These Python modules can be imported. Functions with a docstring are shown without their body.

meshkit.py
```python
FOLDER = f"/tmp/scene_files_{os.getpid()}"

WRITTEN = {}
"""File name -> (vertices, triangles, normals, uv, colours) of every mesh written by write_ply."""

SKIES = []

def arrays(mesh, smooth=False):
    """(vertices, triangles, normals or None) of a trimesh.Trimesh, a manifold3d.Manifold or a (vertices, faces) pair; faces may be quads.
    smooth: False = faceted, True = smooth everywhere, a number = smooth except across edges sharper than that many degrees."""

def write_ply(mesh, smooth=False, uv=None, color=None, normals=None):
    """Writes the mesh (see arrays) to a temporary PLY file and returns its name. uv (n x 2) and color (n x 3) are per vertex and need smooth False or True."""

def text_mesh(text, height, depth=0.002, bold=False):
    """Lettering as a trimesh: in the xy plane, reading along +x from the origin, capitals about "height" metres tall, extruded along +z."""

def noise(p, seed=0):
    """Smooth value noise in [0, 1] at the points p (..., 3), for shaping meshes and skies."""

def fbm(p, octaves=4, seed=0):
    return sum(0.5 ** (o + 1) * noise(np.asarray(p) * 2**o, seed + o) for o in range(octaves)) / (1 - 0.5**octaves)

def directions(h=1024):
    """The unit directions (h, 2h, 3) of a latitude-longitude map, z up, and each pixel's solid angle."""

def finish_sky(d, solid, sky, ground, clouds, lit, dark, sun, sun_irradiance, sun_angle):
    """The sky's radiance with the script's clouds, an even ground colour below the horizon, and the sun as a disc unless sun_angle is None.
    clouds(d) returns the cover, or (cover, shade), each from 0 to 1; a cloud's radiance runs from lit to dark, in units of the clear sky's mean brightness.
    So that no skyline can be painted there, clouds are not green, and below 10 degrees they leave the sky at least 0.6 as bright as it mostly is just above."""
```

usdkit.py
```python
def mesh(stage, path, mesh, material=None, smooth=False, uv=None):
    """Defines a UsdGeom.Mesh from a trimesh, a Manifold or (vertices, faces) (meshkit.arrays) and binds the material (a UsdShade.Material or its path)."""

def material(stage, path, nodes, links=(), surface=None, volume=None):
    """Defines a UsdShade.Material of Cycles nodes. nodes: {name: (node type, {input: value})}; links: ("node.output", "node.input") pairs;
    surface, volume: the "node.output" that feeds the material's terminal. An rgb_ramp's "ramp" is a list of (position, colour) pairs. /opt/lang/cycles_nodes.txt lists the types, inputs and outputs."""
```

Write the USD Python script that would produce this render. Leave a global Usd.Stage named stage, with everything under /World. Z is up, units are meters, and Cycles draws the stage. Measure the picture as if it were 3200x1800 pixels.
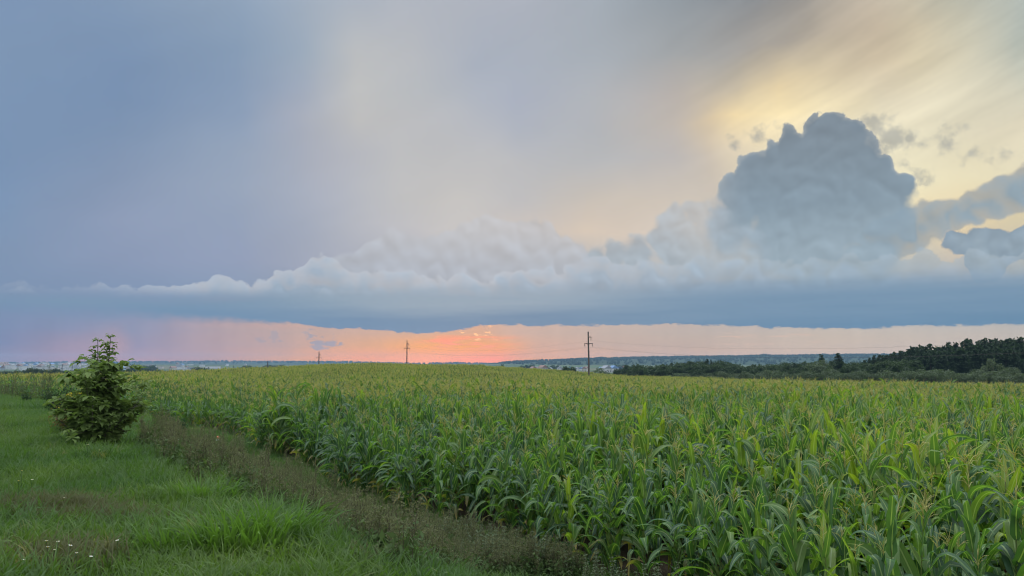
import math
import numpy as np
import trimesh
import usdkit
import meshkit
from pxr import Usd, UsdGeom, UsdLux, UsdShade, Gf, Sdf, Vt
from scipy.interpolate import RBFInterpolator

stage = Usd.Stage.CreateInMemory()
UsdGeom.SetStageUpAxis(stage, 'Z')
UsdGeom.SetStageMetersPerUnit(stage, 1.0)
UsdGeom.Xform.Define(stage, '/World')
UsdGeom.Scope.Define(stage, '/World/Looks')

# ------------------------------------------------------------------ camera
EYE = 3.4                                   # metres above the near field
PITCH = math.radians(5.57)
FPX, CX, CY = 1983.0, 1288.0, 724.5         # focal length and centre, in a picture 2576 wide
cam = UsdGeom.Camera.Define(stage, '/World/camera')
cam.CreateHorizontalApertureAttr(36.0)
cam.CreateVerticalApertureAttr(20.25)
cam.CreateFocalLengthAttr(36.0 * FPX / 2576.0)
cam.CreateClippingRangeAttr(Gf.Vec2f(0.1, 60000.0))
cam.CreateFocusDistanceAttr(30.0)
cam.CreateFStopAttr(0.0)
cam.AddTranslateOp().Set(Gf.Vec3d(0, 0, EYE))
cam.AddRotateXOp().Set(90.0 + math.degrees(PITCH))
cam.CreateExposureAttr(0.0)
SKY_STRENGTH = 0.1
ZENITH_GAIN = 3.4
HAZE, HAZE_TOP, HAZE_HALF, HAZE_COL = 0.75e-4, 105.0, 7900.0, (0.32, 0.55, 0.80)
CLOUD_GAIN = 1.0
AIRLIGHT = 0.85
SUN_AZ, SUN_EL = math.radians(-1.8), math.radians(2.2)


def ray(px, py):
    """Direction of the photograph's point (px, py)."""
    cx, cy = (np.asarray(px, float) - CX) / FPX, (CY - np.asarray(py, float)) / FPX
    y = math.cos(PITCH) - math.sin(PITCH) * cy
    z = math.sin(PITCH) + math.cos(PITCH) * cy
    return cx, y, z


def azel(px, py):
    x, y, z = ray(px, py)
    return np.degrees(np.arctan2(x, y)), np.degrees(np.arctan2(z, np.hypot(x, y)))


def pixel(az, el):
    az, el = np.radians(az), np.radians(el)
    x, y, z = np.sin(az) * np.cos(el), np.cos(az) * np.cos(el), np.sin(el)
    d = y * math.cos(PITCH) + z * math.sin(PITCH)
    d = np.maximum(d, 0.05)
    return CX + FPX * x / d, CY - FPX * (z * math.cos(PITCH) - y * math.sin(PITCH)) / d


def lin(c):
    c = np.asarray(c, float) / 255.0
    return np.where(c < 0.04045, c / 12.92, ((c + 0.055) / 1.055) ** 2.4)


# ------------------------------------------------------------------ the sky
class Graph:
    """Collects the nodes and links of one material."""
    def __init__(self):
        self.nodes, self.links, self.k = {}, [], 0

    def add(self, kind, out, fed=None, **inputs):
        self.k += 1
        name = f'n{self.k}'
        vals = dict(inputs)
        for socket, v in (fed or {}).items():
            if isinstance(v, str):
                self.links.append((v, f'{name}.{socket}'))
            else:
                vals[socket] = v
        self.nodes[name] = (kind, vals)
        return f'{name}.{out}'

    def math(self, op, a, b=0.0, c=0.0, clamp=False):
        return self.add('math', 'value', {'value1': a, 'value2': b, 'value3': c}, math_type=op, use_clamp=clamp)

    def step(self, v, lo, hi, a=0.0, b=1.0):
        return self.add('map_range', 'result', {'value': v, 'from_min': lo, 'from_max': hi}, range_type='smoothstep', to_min=a, to_max=b, clamp=True)

    def lerp(self, v, lo, hi, a=0.0, b=1.0):
        return self.add('map_range', 'result', {'value': v, 'from_min': lo, 'from_max': hi}, range_type='linear', to_min=a, to_max=b, clamp=True)

    def mix(self, fac, a, b, kind='mix'):
        return self.add('mix', 'color', {'fac': fac, 'color1': a, 'color2': b}, mix_type=kind)

    def noise(self, vec, scale, detail=4.0, rough=0.5, dist=0.0):
        return self.add('noise_texture', 'fac', {'vector': vec}, scale=scale, detail=detail, roughness=rough, distortion=dist)

    def voronoi(self, vec, scale, detail=2.0, rough=0.5, feature='f1'):
        return self.add('voronoi_texture', 'distance', {'vector': vec}, scale=scale, detail=detail, roughness=rough, feature=feature, use_normalize=True, lacunarity=2.1)


ROWS = [   # colours of the high veil of cloud and of the clear gap under it: height in the photograph, then (across, sRGB)
    (-200, [(0, (135, 157, 186)), (800, (160, 172, 186)), (1500, (150, 160, 170)), (2000, (150, 150, 150)), (2576, (178, 184, 178))]),
    (0, [(0, (128, 152, 184)), (300, (135, 158, 187)), (600, (143, 163, 187)), (800, (163, 174, 188)), (1000, (176, 181, 190)), (1300, (172, 177, 188)), (1500, (163, 171, 180)), (1700, (148, 156, 163)), (1900, (130, 136, 142)), (2050, (140, 138, 136)), (2200, (188, 176, 160)), (2300, (210, 198, 174)), (2400, (200, 196, 176)), (2576, (178, 186, 180))]),
    (150, [(0, (128, 152, 182)), (300, (124, 148, 180)), (600, (133, 155, 182)), (750, (155, 170, 187)), (900, (186, 188, 190)), (1050, (182, 185, 190)), (1200, (168, 176, 190)), (1500, (168, 175, 183)), (1700, (165, 168, 170)), (1900, (176, 169, 160)), (2050, (190, 178, 160)), (2200, (213, 196, 168)), (2300, (220, 208, 178)), (2450, (215, 210, 188)), (2576, (195, 200, 188))]),
    (240, [(0, (125, 150, 182)), (300, (122, 146, 178)), (600, (138, 157, 184)), (750, (160, 170, 188)), (900, (190, 191, 191)), (1100, (178, 183, 190)), (1300, (168, 175, 190)), (1500, (176, 180, 186)), (1700, (186, 178, 172)), (1850, (206, 192, 165)), (1950, (248, 224, 170)), (2050, (240, 222, 178)), (2200, (224, 213, 186)), (2400, (224, 217, 192)), (2576, (212, 208, 188))]),
    (310, [(0, (124, 149, 181)), (300, (124, 147, 178)), (600, (142, 160, 185)), (750, (166, 172, 186)), (900, (190, 190, 190)), (1100, (184, 186, 191)), (1300, (172, 178, 190)), (1500, (178, 181, 186)), (1700, (194, 185, 176)), (1790, (220, 200, 166)), (1850, (250, 226, 174)), (1950, (248, 232, 190)), (2050, (242, 230, 196)), (2200, (232, 224, 196)), (2400, (228, 221, 196)), (2576, (228, 219, 193))]),
    (400, [(0, (122, 147, 180)), (300, (132, 152, 180)), (600, (150, 165, 187)), (800, (172, 176, 188)), (1000, (188, 189, 191)), (1300, (186, 187, 190)), (1500, (184, 186, 189)), (1700, (190, 186, 184)), (1800, (200, 190, 178)), (2000, (235, 224, 195)), (2250, (242, 234, 202)), (2450, (240, 230, 196)), (2576, (230, 222, 194))]),
    (500, [(0, (125, 150, 182)), (300, (140, 155, 183)), (600, (152, 166, 188)), (800, (170, 176, 190)), (1000, (188, 189, 191)), (1150, (198, 196, 194)), (1300, (190, 190, 192)), (1500, (203, 195, 186)), (1600, (210, 199, 186)), (1800, (205, 196, 184)), (2300, (240, 230, 192)), (2576, (218, 208, 175))]),
    (580, [(0, (128, 150, 180)), (300, (142, 156, 183)), (600, (145, 160, 186)), (900, (178, 182, 192)), (1150, (198, 196, 196)), (1400, (208, 198, 190)), (1500, (218, 203, 187)), (1650, (214, 202, 190)), (2300, (235, 212, 170)), (2420, (238, 202, 150)), (2576, (225, 200, 152))]),
    (680, [(0, (128, 150, 180)), (300, (135, 152, 182)), (600, (146, 159, 186)), (900, (168, 174, 188)), (1300, (180, 184, 192)), (1700, (176, 184, 190)), (2576, (166, 178, 186))]),
    (760, [(0, (124, 147, 178)), (400, (124, 148, 178)), (800, (138, 157, 180)), (1300, (142, 160, 180)), (2000, (122, 146, 172)), (2576, (118, 145, 168))]),
    (810, [(0, (125, 145, 178)), (250, (134, 149, 179)), (400, (150, 152, 176)), (560, (192, 165, 165)), (800, (205, 172, 160)), (1000, (208, 172, 158)), (1200, (208, 172, 155)), (1300, (198, 176, 168)), (1800, (192, 180, 174)), (2576, (188, 186, 182))]),
    (838, [(0, (126, 144, 177)), (200, (140, 148, 177)), (290, (166, 154, 172)), (330, (140, 150, 178)), (450, (154, 153, 174)), (600, (174, 162, 169)), (800, (192, 170, 165)), (1000, (206, 173, 157)), (1200, (216, 172, 148)), (1300, (200, 175, 166)), (1500, (190, 177, 171)), (1800, (188, 179, 174)), (2100, (194, 185, 176)), (2576, (190, 186, 182))]),
    (872, [(0, (128, 143, 175)), (200, (160, 151, 172)), (300, (172, 155, 170)), (350, (150, 150, 175)), (500, (170, 158, 171)), (700, (186, 166, 167)), (900, (214, 172, 150)), (1050, (238, 174, 130)), (1150, (242, 172, 124)), (1250, (236, 170, 130)), (1350, (205, 172, 160)), (1500, (189, 174, 169)), (1750, (191, 176, 169)), (2000, (197, 183, 173)), (2576, (195, 186, 179))]),
    (906, [(0, (145, 148, 172)), (250, (170, 152, 170)), (500, (174, 158, 169)), (700, (204, 168, 158)), (900, (234, 172, 136)), (1100, (247, 174, 124)), (1220, (250, 163, 114)), (1350, (216, 170, 150)), (1600, (200, 176, 166)), (2000, (202, 181, 169)), (2576, (196, 184, 176))]),
]
AZ0, AZ1 = -50.0, 50.0
AZS = np.linspace(AZ0, AZ1, 256)
_py = np.array([r[0] for r in ROWS], float)


def veil(az, el):
    px, py = pixel(az, el)
    px, py = np.clip(px, 0, 2576), np.clip(py, _py[0], _py[-1])
    cols = np.stack([np.stack([np.interp(px, [p for p, _ in r], lin([c for _, c in r])[:, k]) for k in range(3)], -1) for _, r in ROWS])
    i = np.clip(np.searchsorted(_py, py, 'right') - 1, 0, len(_py) - 2)
    t = ((py - _py[i]) / (_py[i + 1] - _py[i]))[:, None]
    n = np.arange(len(px))
    seen = cols[i, n] * (1 - t) + cols[i + 1, n] * t
    # the sky stands behind the air of the valley: what reaches the eye is dimmed and has the air's own light added
    path = np.minimum(HAZE_HALF, (HAZE_TOP - EYE) / np.sin(np.radians(np.maximum(el, 0.2))))
    left = np.exp(-HAZE * path)[:, None]
    return np.maximum((seen - (1 - left) * np.array(HAZE_COL) * AIRLIGHT) / left, 0.02)


def build_sky():
    g = Graph()
    d = g.add('texture_coordinate', 'generated')
    sep = g.add('separate_xyz', 'x', {'vector': d})
    x, y, z = sep, sep[:-1] + 'y', sep[:-1] + 'z'
    az = g.math('degrees', g.math('arctan2', x, y))
    el = g.math('degrees', g.math('arcsine', z))
    # wide warps that keep every edge from being a drawn line
    warp = g.add('noise_texture', 'color', {'vector': d}, scale=9.0, detail=2.0, roughness=0.55)
    ws = g.add('separate_xyz', 'x', {'vector': warp})
    wa, we = g.math('subtract', ws, 0.5), g.math('subtract', ws[:-1] + 'y', 0.5)
    az_soft = g.math('multiply_add', wa, 3.0, az)
    el_soft = g.math('multiply_add', we, g.lerp(el, 2.0, 10.0, 0.5, 2.4), el)
    t_soft = g.lerp(az_soft, AZ0, AZ1)
    t = g.lerp(az, AZ0, AZ1)

    def table(px_py, coord=None, lo=0.0, hi=30.0):
        """A height in degrees as a function of the azimuth."""
        a, e = azel([p for p, _ in px_py], [q for _, q in px_py])
        o = np.argsort(a)
        v = (np.interp(AZS, a[o], e[o]) - lo) / (hi - lo)
        r = g.add('rgb_ramp', 'color', {'fac': coord or t}, ramp=[(i / 255, (q, q, q)) for i, q in enumerate(v)])
        return g.lerp(g.add('rgb_to_bw', 'val', {'color': r}), 0.0, 1.0, lo, hi)

    # the high veil, row by row
    els = [0.4, 1.3, 2.3, 3.1, 4.5, 6.9, 9.7, 12.0, 14.7, 17.2, 19.2, 21.6, 25.3, 31.0]
    col = None
    for k, e in enumerate(els):
        c = veil(AZS, np.full(256, e))
        r = g.add('rgb_ramp', 'color', {'fac': t_soft}, ramp=[(i / 255, tuple(q)) for i, q in enumerate(c)])
        col = r if col is None else g.mix(g.lerp(el_soft, els[k - 1], e), col, r)
    # the veil's own texture: long wisps slanting up to the right where the light comes through
    rot = g.add('mapping', 'vector', {'vector': g.add('combine_xyz', 'vector', {'x': az, 'y': el, 'z': 0.0})}, rotation=(0, 0, -math.radians(24)))
    wisps = g.noise(g.add('mapping', 'vector', {'vector': rot}, scale=(0.07, 0.42, 1.0)), 1.0, 4.0, 0.55)
    soft = g.noise(d, 4.0, 3.0, 0.45)
    amount = g.math('multiply', g.step(az, 8.0, 24.0), g.step(el, 11.0, 16.0))
    k = g.math('add', g.math('multiply', g.math('subtract', wisps, 0.5), g.math('multiply_add', amount, 0.62, 0.08)), g.math('multiply', g.math('subtract', soft, 0.5), 0.22))
    col = g.mix(1.0, col, g.math('add', k, 1.0), 'multiply')

    # billow noise shared by the heaps
    n2 = g.noise(d, 34.0, 5.0, 0.58)
    def billow(v):                                  # round swellings with sharp creases between them
        return g.math('multiply_add', g.math('absolute', g.math('subtract', g.noise(v, 30.0, 1.0), 0.5)), -2.4, 0.68)

    va = billow(d)
    up = g.add('vector_math', 'vector', {'vector1': d}, vector2=(0.003, 0.0, 0.008), math_type='add')
    vb = billow(up)
    n2u = g.noise(up, 34.0, 3.0, 0.5)
    relief = g.math('add', g.math('multiply', g.math('subtract', vb, va), 0.8), g.math('multiply', g.math('subtract', n2, n2u), 0.45))
    edge_n = g.math('add', g.math('multiply', g.math('subtract', 0.42, va), 0.8), g.math('multiply', g.math('subtract', n2, 0.5), 1.5))
    nd = g.add('separate_xyz', 'x', {'vector': g.add('noise_texture', 'color', {'vector': d}, scale=17.0, detail=2.0, roughness=0.6)})
    ae = g.add('combine_xyz', 'vector', {'x': g.math('multiply_add', g.math('subtract', nd, 0.5), 2.2, az), 'y': g.math('multiply_add', g.math('subtract', nd[:-1] + 'y', 0.5), 1.4, el), 'z': 0.0})

    def puffs(lumps, blend=0.35, floor=None):
        """Degrees inside a union of round lumps (across, height, radius in the photograph's steps)."""
        h = None
        for px, py, r in lumps:
            a, e = (float(q) for q in azel(px, py))
            dist = g.add('vector_math', 'value', {'vector1': ae}, vector2=(a, e, 0.0), math_type='distance')
            m = g.math('subtract', math.degrees(r / FPX) * 0.93, dist)
            h = m if h is None else g.math('smoothmax', h, m, blend)
        if floor is not None:                       # the heap is filled below the middles of its lumps
            h = g.math('smoothmax', h, g.math('subtract', table([(px, py + floor) for px, py, _ in lumps], t), el), blend)
        return h

    ae_s = g.add('separate_xyz', 'x', {'vector': ae})
    t_ae, el_ae = g.lerp(ae_s, -38.0, 38.0), ae_s[:-1] + 'y'
    wide = np.linspace(-38.0, 38.0, 256)

    def heap_line(lumps, blend=0.0):
        """Degrees below the upper outline of a row of round lumps."""
        top = np.full(256, 4.6)
        for px, py, r in lumps:
            a, e = (float(q) for q in azel(px, py))
            rad_ = math.degrees(r / FPX) * 1.02
            w = np.clip(1 - ((wide - a) / rad_) ** 2, 0, None)
            top = np.maximum(top, np.where(w > 0, e + rad_ * np.sqrt(w), 0))
        v = np.convolve(np.pad(top, 1, mode='edge'), [0.2, 0.6, 0.2], 'valid') / 30.0
        r = g.add('rgb_ramp', 'color', {'fac': t_ae}, ramp=[(i / 255, (q, q, q)) for i, q in enumerate(v)])
        return g.math('subtract', g.math('multiply', g.add('rgb_to_bw', 'val', {'color': r}), 30.0), el_ae)

    above = g.step(el, 4.2, 5.4)

    def cloud(col, h, edge, tone, opacity):
        return g.mix(g.math('multiply', g.math('multiply', g.step(h, 0.0, edge), opacity), above), col, tone)

    def shade(tone, k):
        return g.mix(1.0, tone, g.math('multiply_add', relief, k, 1.0), 'multiply')

    # torn shreds in the bright part
    sh = puffs([(2245, 350, 52), (2290, 345, 34), (2205, 372, 30), (2190, 318, 34), (2165, 300, 26), (2370, 400, 26), (2425, 405, 26), (2395, 348, 26), (2340, 362, 20), (2500, 395, 22), (2535, 403, 22), (2480, 326, 16), (2445, 378, 14), (2320, 440, 34), (1900, 352, 34), (1850, 368, 24), (1960, 340, 30), (2275, 422, 30)])
    hs = g.math('add', sh, g.math('multiply', g.math('subtract', n2, 0.56), 5.0))
    col = g.mix(g.math('multiply', g.step(hs, -0.2, 1.1), 0.68), col, shade(tuple(lin((158, 160, 157))), 0.4))
    # slab reaching in from the right
    sl = g.math('multiply_add', edge_n, 0.55, puffs([(2225, 610, 66), (2285, 585, 62), (2345, 552, 52), (2400, 538, 42), (2450, 525, 42), (2500, 508, 42), (2555, 490, 46), (2610, 468, 50), (2690, 440, 60)], 0.7))
    tone = g.mix(g.lerp(g.math('multiply_add', relief, 2.2, sl), 0.0, 1.3), tuple(lin((178, 178, 172))), tuple(lin((138, 157, 170))))
    tone = g.mix(g.math('multiply', g.step(sl, 0.30, 0.0), 0.5), tone, tuple(lin((240, 216, 172))))
    col = cloud(col, sl, 0.30, shade(tone, 0.4), 0.95)
    # the tower
    tw = g.math('multiply_add', edge_n, 0.85, puffs([(2085, 346, 68), (2128, 338, 52), (1992, 402, 78), (2110, 430, 108), (1905, 458, 74), (1872, 496, 78), (1960, 500, 120), (2150, 490, 104), (2214, 430, 34), (2222, 470, 40), (2272, 490, 44), (2200, 545, 104), (1850, 585, 92), (2000, 600, 150), (2180, 650, 110), (2120, 570, 120), (2060, 640, 130)], 0.25))
    tone = g.mix(g.lerp(el, 15.5, 10.0), tuple(lin((122, 137, 150))), tuple(lin((133, 153, 168))))
    tone = g.mix(g.lerp(el, 11.0, 7.5), tone, tuple(lin((152, 170, 182))))
    tone = g.mix(g.math('multiply', g.step(az, 17.5, 13.0), 0.62), tone, tuple(lin((168, 178, 187))))
    tone = g.mix(g.math('multiply', g.step(tw, 0.42, 0.05), 0.34), tone, tuple(lin((196, 196, 190))))
    tone = g.mix(g.math('multiply', g.math('multiply', g.step(tw, 0.16, 0.0), g.step(az, 18.0, 23.0)), 0.85), tone, tuple(lin((252, 238, 204))))
    col = cloud(col, tw, g.step(el, 13.0, 8.0, 0.16, 1.9), shade(tone, 0.30), g.step(az, 11.0, 16.5, 0.70, 0.97))
    # paler shoulders to its left
    sd = g.math('multiply_add', edge_n, 0.80, puffs([(1742, 545, 46), (1690, 548, 46), (1655, 545, 26), (1790, 552, 62), (1700, 610, 84), (1780, 620, 90), (1600, 640, 50), (1545, 640, 48), (1490, 648, 42), (1860, 650, 90)], 0.4))
    tone = g.mix(g.lerp(g.math('multiply_add', relief, 3.0, g.math('subtract', 11.8, el)), 0.0, 3.4), tuple(lin((182, 188, 194))), tuple(lin((162, 177, 189))))
    tone = g.mix(g.math('multiply', g.step(sd, 0.3, 0.0), 0.35), tone, tuple(lin((200, 199, 198))))
    col = cloud(col, sd, 0.55, shade(tone, 0.6), g.step(az, 10.0, 16.0, 0.78, 0.45))
    # faint heaps in the middle
    md = g.math('multiply_add', edge_n, 0.95, heap_line([(1213, 568, 34), (1240, 600, 52), (1322, 580, 42), (1368, 602, 46), (1290, 616, 62), (1180, 612, 56), (1130, 622, 50), (958, 622, 46), (1002, 630, 50), (912, 655, 36), (1060, 640, 56), (1425, 640, 52), (870, 690, 50), (1150, 680, 90), (1300, 690, 90), (1000, 690, 70)], 0.4))
    tone = g.mix(g.lerp(g.math('multiply_add', relief, 3.0, g.math('subtract', 10.8, el)), 0.0, 4.0), tuple(lin((196, 196, 199))), tuple(lin((176, 183, 193))))
    col = cloud(col, md, 0.45, shade(tone, 0.5), 0.70)
    # dark heap under the glow at the right edge
    rd = g.math('multiply_add', edge_n, 0.60, puffs([(2410, 612, 38), (2466, 606, 40), (2505, 600, 36), (2550, 612, 44), (2610, 610, 52), (2480, 650, 60)]))
    tone = g.mix(g.lerp(rd, 0.0, 1.4), tuple(lin((134, 153, 169))), tuple(lin((150, 168, 181))))
    tone = g.mix(g.math('multiply', g.step(rd, 0.15, 0.0), 0.7), tone, tuple(lin((248, 205, 150))))
    col = cloud(col, rd, 0.2, shade(tone, 0.35), 0.95)
    # the front row over the shelf
    fr = g.math('multiply_add', edge_n, 1.05, heap_line([(-120, 752, 34), (-40, 752, 32), (40, 750, 32), (110, 754, 34), (180, 752, 34), (240, 744, 34), (290, 752, 34), (360, 754, 34), (400, 748, 34), (432, 738, 32), (500, 728, 32), (562, 722, 34), (612, 728, 28), (655, 728, 28), (690, 728, 26), (722, 706, 30), (765, 714, 38), (806, 694, 36), (838, 688, 38), (880, 712, 34), (925, 708, 34), (985, 720, 36), (1040, 722, 34), (1100, 722, 36), (1165, 722, 34), (1205, 724, 28), (1262, 712, 34), (1320, 706, 40), (1390, 710, 40), (1456, 690, 40), (1502, 680, 44), (1566, 690, 40), (1630, 690, 42), (1700, 692, 42), (1762, 678, 42), (1835, 686, 42), (1900, 690, 46), (1980, 692, 44), (2060, 690, 46), (2140, 684, 46), (2230, 686, 46), (2330, 684, 46), (2430, 680, 46), (2530, 684, 46), (2640, 680, 60)]))
    hi = g.mix(g.step(az, 0.0, 24.0), tuple(lin((192, 197, 205))), tuple(lin((170, 183, 191))))
    tone = g.mix(g.lerp(g.math('multiply_add', relief, 2.2, g.math('multiply_add', fr, 0.7, 0.0)), 0.0, 1.3), hi, tuple(lin((152, 169, 185))))
    col = cloud(col, fr, 0.20, shade(tone, 0.6), g.math('multiply', g.step(az, 2.0, 20.0, 0.80, 0.60), g.step(az, -31.0, -21.0, 0.25, 1.0)))

    # dark flat layer over the horizon; its left end thins out into rain
    lay = g.noise(g.add('mapping', 'vector', {'vector': g.add('combine_xyz', 'vector', {'x': az, 'y': el, 'z': 3.0})}, scale=(0.06, 0.75, 1.0)), 1.0, 5.0, 0.55)
    band_top = table([(-400, 725), (0, 735), (400, 738), (700, 726), (1200, 722), (1800, 712), (2300, 692), (2576, 684), (3000, 680)])
    band_low = table([(-400, 815), (0, 800), (250, 808), (400, 820), (560, 822), (700, 820), (760, 819), (800, 826), (900, 830), (1000, 836), (1050, 842), (1130, 837), (1200, 824), (1300, 819), (1350, 824), (1500, 820), (1700, 818), (1850, 822), (1950, 828), (2080, 830), (2200, 826), (2400, 821), (2576, 820), (3000, 820)])
    fray = g.noise(g.add('mapping', 'vector', {'vector': d}, scale=(1, 1, 2.5)), 60.0, 3.0, 0.6)
    low_edge = g.math('multiply_add', g.math('subtract', fray, 0.5), 0.62, band_low)
    soft_low = g.lerp(az, -27.0, -14.0, 1.5, 0.16)
    m_low = g.step(g.math('divide', g.math('subtract', el, low_edge), soft_low), 0.0, 1.0)
    m_top = g.step(g.math('subtract', g.math('multiply_add', g.math('subtract', lay, 0.5), 1.3, band_top), el), -0.35, 0.95)
    grad = g.lerp(g.math('multiply_add', g.math('subtract', lay, 0.5), 3.0, el), 2.9, 4.7)
    dark = g.mix(g.step(az, -30.0, 25.0), tuple(lin((108, 140, 171))), tuple(lin((101, 135, 163))))
    pale = g.mix(g.step(g.math('absolute', g.math('add', az, 3.0)), 20.0, 4.0), tuple(lin((123, 150, 174))), tuple(lin((147, 166, 182))))
    col = g.mix(g.math('multiply', m_low, m_top), col, g.mix(grad, dark, pale))

    # rain shafts under it, and the glow low in the gap
    shaft = g.noise(g.add('combine_xyz', 'vector', {'x': g.math('multiply', az, 0.7), 'y': g.math('multiply', el, 0.04), 'z': 7.0}), 1.0, 2.0, 0.6)
    gap = g.step(el, 3.6, 2.4)
    col = g.mix(1.0, col, g.math('multiply_add', g.math('multiply', g.math('subtract', shaft, 0.5), gap), 0.16, 1.0), 'multiply')
    streak = g.noise(g.add('combine_xyz', 'vector', {'x': g.math('multiply', az, 0.35), 'y': g.math('multiply', el, 3.2), 'z': 1.0}), 1.0, 4.0, 0.6)
    lit = g.math('multiply', g.step(g.math('absolute', g.math('add', az, 3.4)), 4.6, 1.5), g.math('multiply', g.step(el, 2.4, 1.7), g.step(el, 0.9, 1.5)))
    col = g.mix(g.math('multiply', g.math('multiply', g.step(streak, 0.45, 0.60), lit), 1.0), col, tuple(lin((255, 146, 98)) * 1.15))
    lit2 = g.math('multiply', g.step(g.math('absolute', g.math('subtract', az, 17.5)), 7.0, 2.0), g.math('multiply', g.step(el, 2.4, 1.8), g.step(el, 1.1, 1.6)))
    col = g.mix(g.math('multiply', g.math('multiply', g.step(streak, 0.52, 0.66), lit2), 0.55), col, tuple(lin((232, 190, 160))))
    holes = fray
    # two grey shreds floating in the gap
    puff_n = fray
    gp = puffs([(655, 856, 15), (690, 852, 17), (708, 860, 12), (795, 852, 11), (780, 842, 9), (800, 868, 15), (822, 862, 15), (840, 870, 11)], 0.1)
    col = g.mix(g.math('multiply', g.step(g.math('multiply_add', g.math('subtract', fray, 0.50), 2.0, gp), -0.02, 0.30), g.step(az, -17.0, -14.5, 0.38, 0.75)), col, tuple(lin((148, 152, 170))))
    hot = puffs([(1158, 829, 7), (1172, 833, 6), (1195, 831, 7), (1212, 832, 5), (1234, 830, 8), (1230, 842, 9), (1246, 846, 7)], 0.05)
    col = g.mix(g.math('multiply', g.step(g.math('multiply_add', g.math('subtract', fray, 0.55), 3.2, hot), 0.0, 0.22), 0.95), col, tuple(lin((255, 190, 130)) * 1.25))

    # the rest of the sky: the same overcast goes on around and brightens evenly to the zenith
    rest_n = soft
    rest = g.mix(rest_n, tuple(lin((160, 176, 196))), tuple(lin((212, 213, 214))))
    away = g.math('maximum', g.step(g.math('absolute', az), 40.0, 75.0), g.step(el, 27.0, 40.0))
    col = g.mix(away, col, rest)
    bright = g.step(el, 22.0, 72.0, 1.0, ZENITH_GAIN)
    col = g.mix(1.0, col, bright, 'multiply')
    col = g.mix(1.0, col, (CLOUD_GAIN / SKY_STRENGTH,) * 3, 'multiply')
    # the physical sky shows faintly through the cover
    sky = g.add('sky_texture', 'color', {}, sky_type='single_scattering', sun_disc=False, sun_elevation=SUN_EL, sun_rotation=SUN_AZ)
    sky = g.mix(1.0, sky, (1.0, 1.0, 1.0), 'multiply')
    out = g.mix(0.98, sky, col)
    bg = g.add('background_shader', 'background', {'color': out}, strength=SKY_STRENGTH)
    return g, bg


_g, _bg = build_sky()
sky_mat = usdkit.material(stage, '/World/Looks/sky', _g.nodes, _g.links, surface=_bg)
dome = UsdLux.DomeLight.Define(stage, '/World/sky')
dome.CreateIntensityAttr(1.0)
UsdShade.MaterialBindingAPI.Apply(dome.GetPrim()).Bind(sky_mat)
dome.GetPrim().SetCustomDataByKey('kind', 'structure')

sun = UsdLux.DistantLight.Define(stage, '/World/sun')
sun.CreateIntensityAttr(0.14)
sun.CreateAngleAttr(12.0)
sun.CreateColorAttr(Gf.Vec3f(1.0, 0.62, 0.38))
sun.GetPrim().CreateAttribute('inputs:normalize', Sdf.ValueTypeNames.Bool).Set(True)
sun.AddRotateZOp().Set(-math.degrees(SUN_AZ))
sun.AddRotateXOp().Set(-(90.0 - math.degrees(SUN_EL)))

# ------------------------------------------------------------------ helpers for the scene
LOOKS = '/World/Looks/'
taken = {}


def numbered(parent, name):
    k = taken.get((parent, name), 0)
    taken[(parent, name)] = k + 1
    return f'{parent}/{name}' + (f'_{k:03d}' if k else '')


def tag(prim, label=None, cat=None, group=None, kind=None):
    for key, v in (('label', label), ('category', cat), ('group', group), ('kind', kind)):
        if v:
            prim.SetCustomDataByKey(key, v)
    return prim


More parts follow.
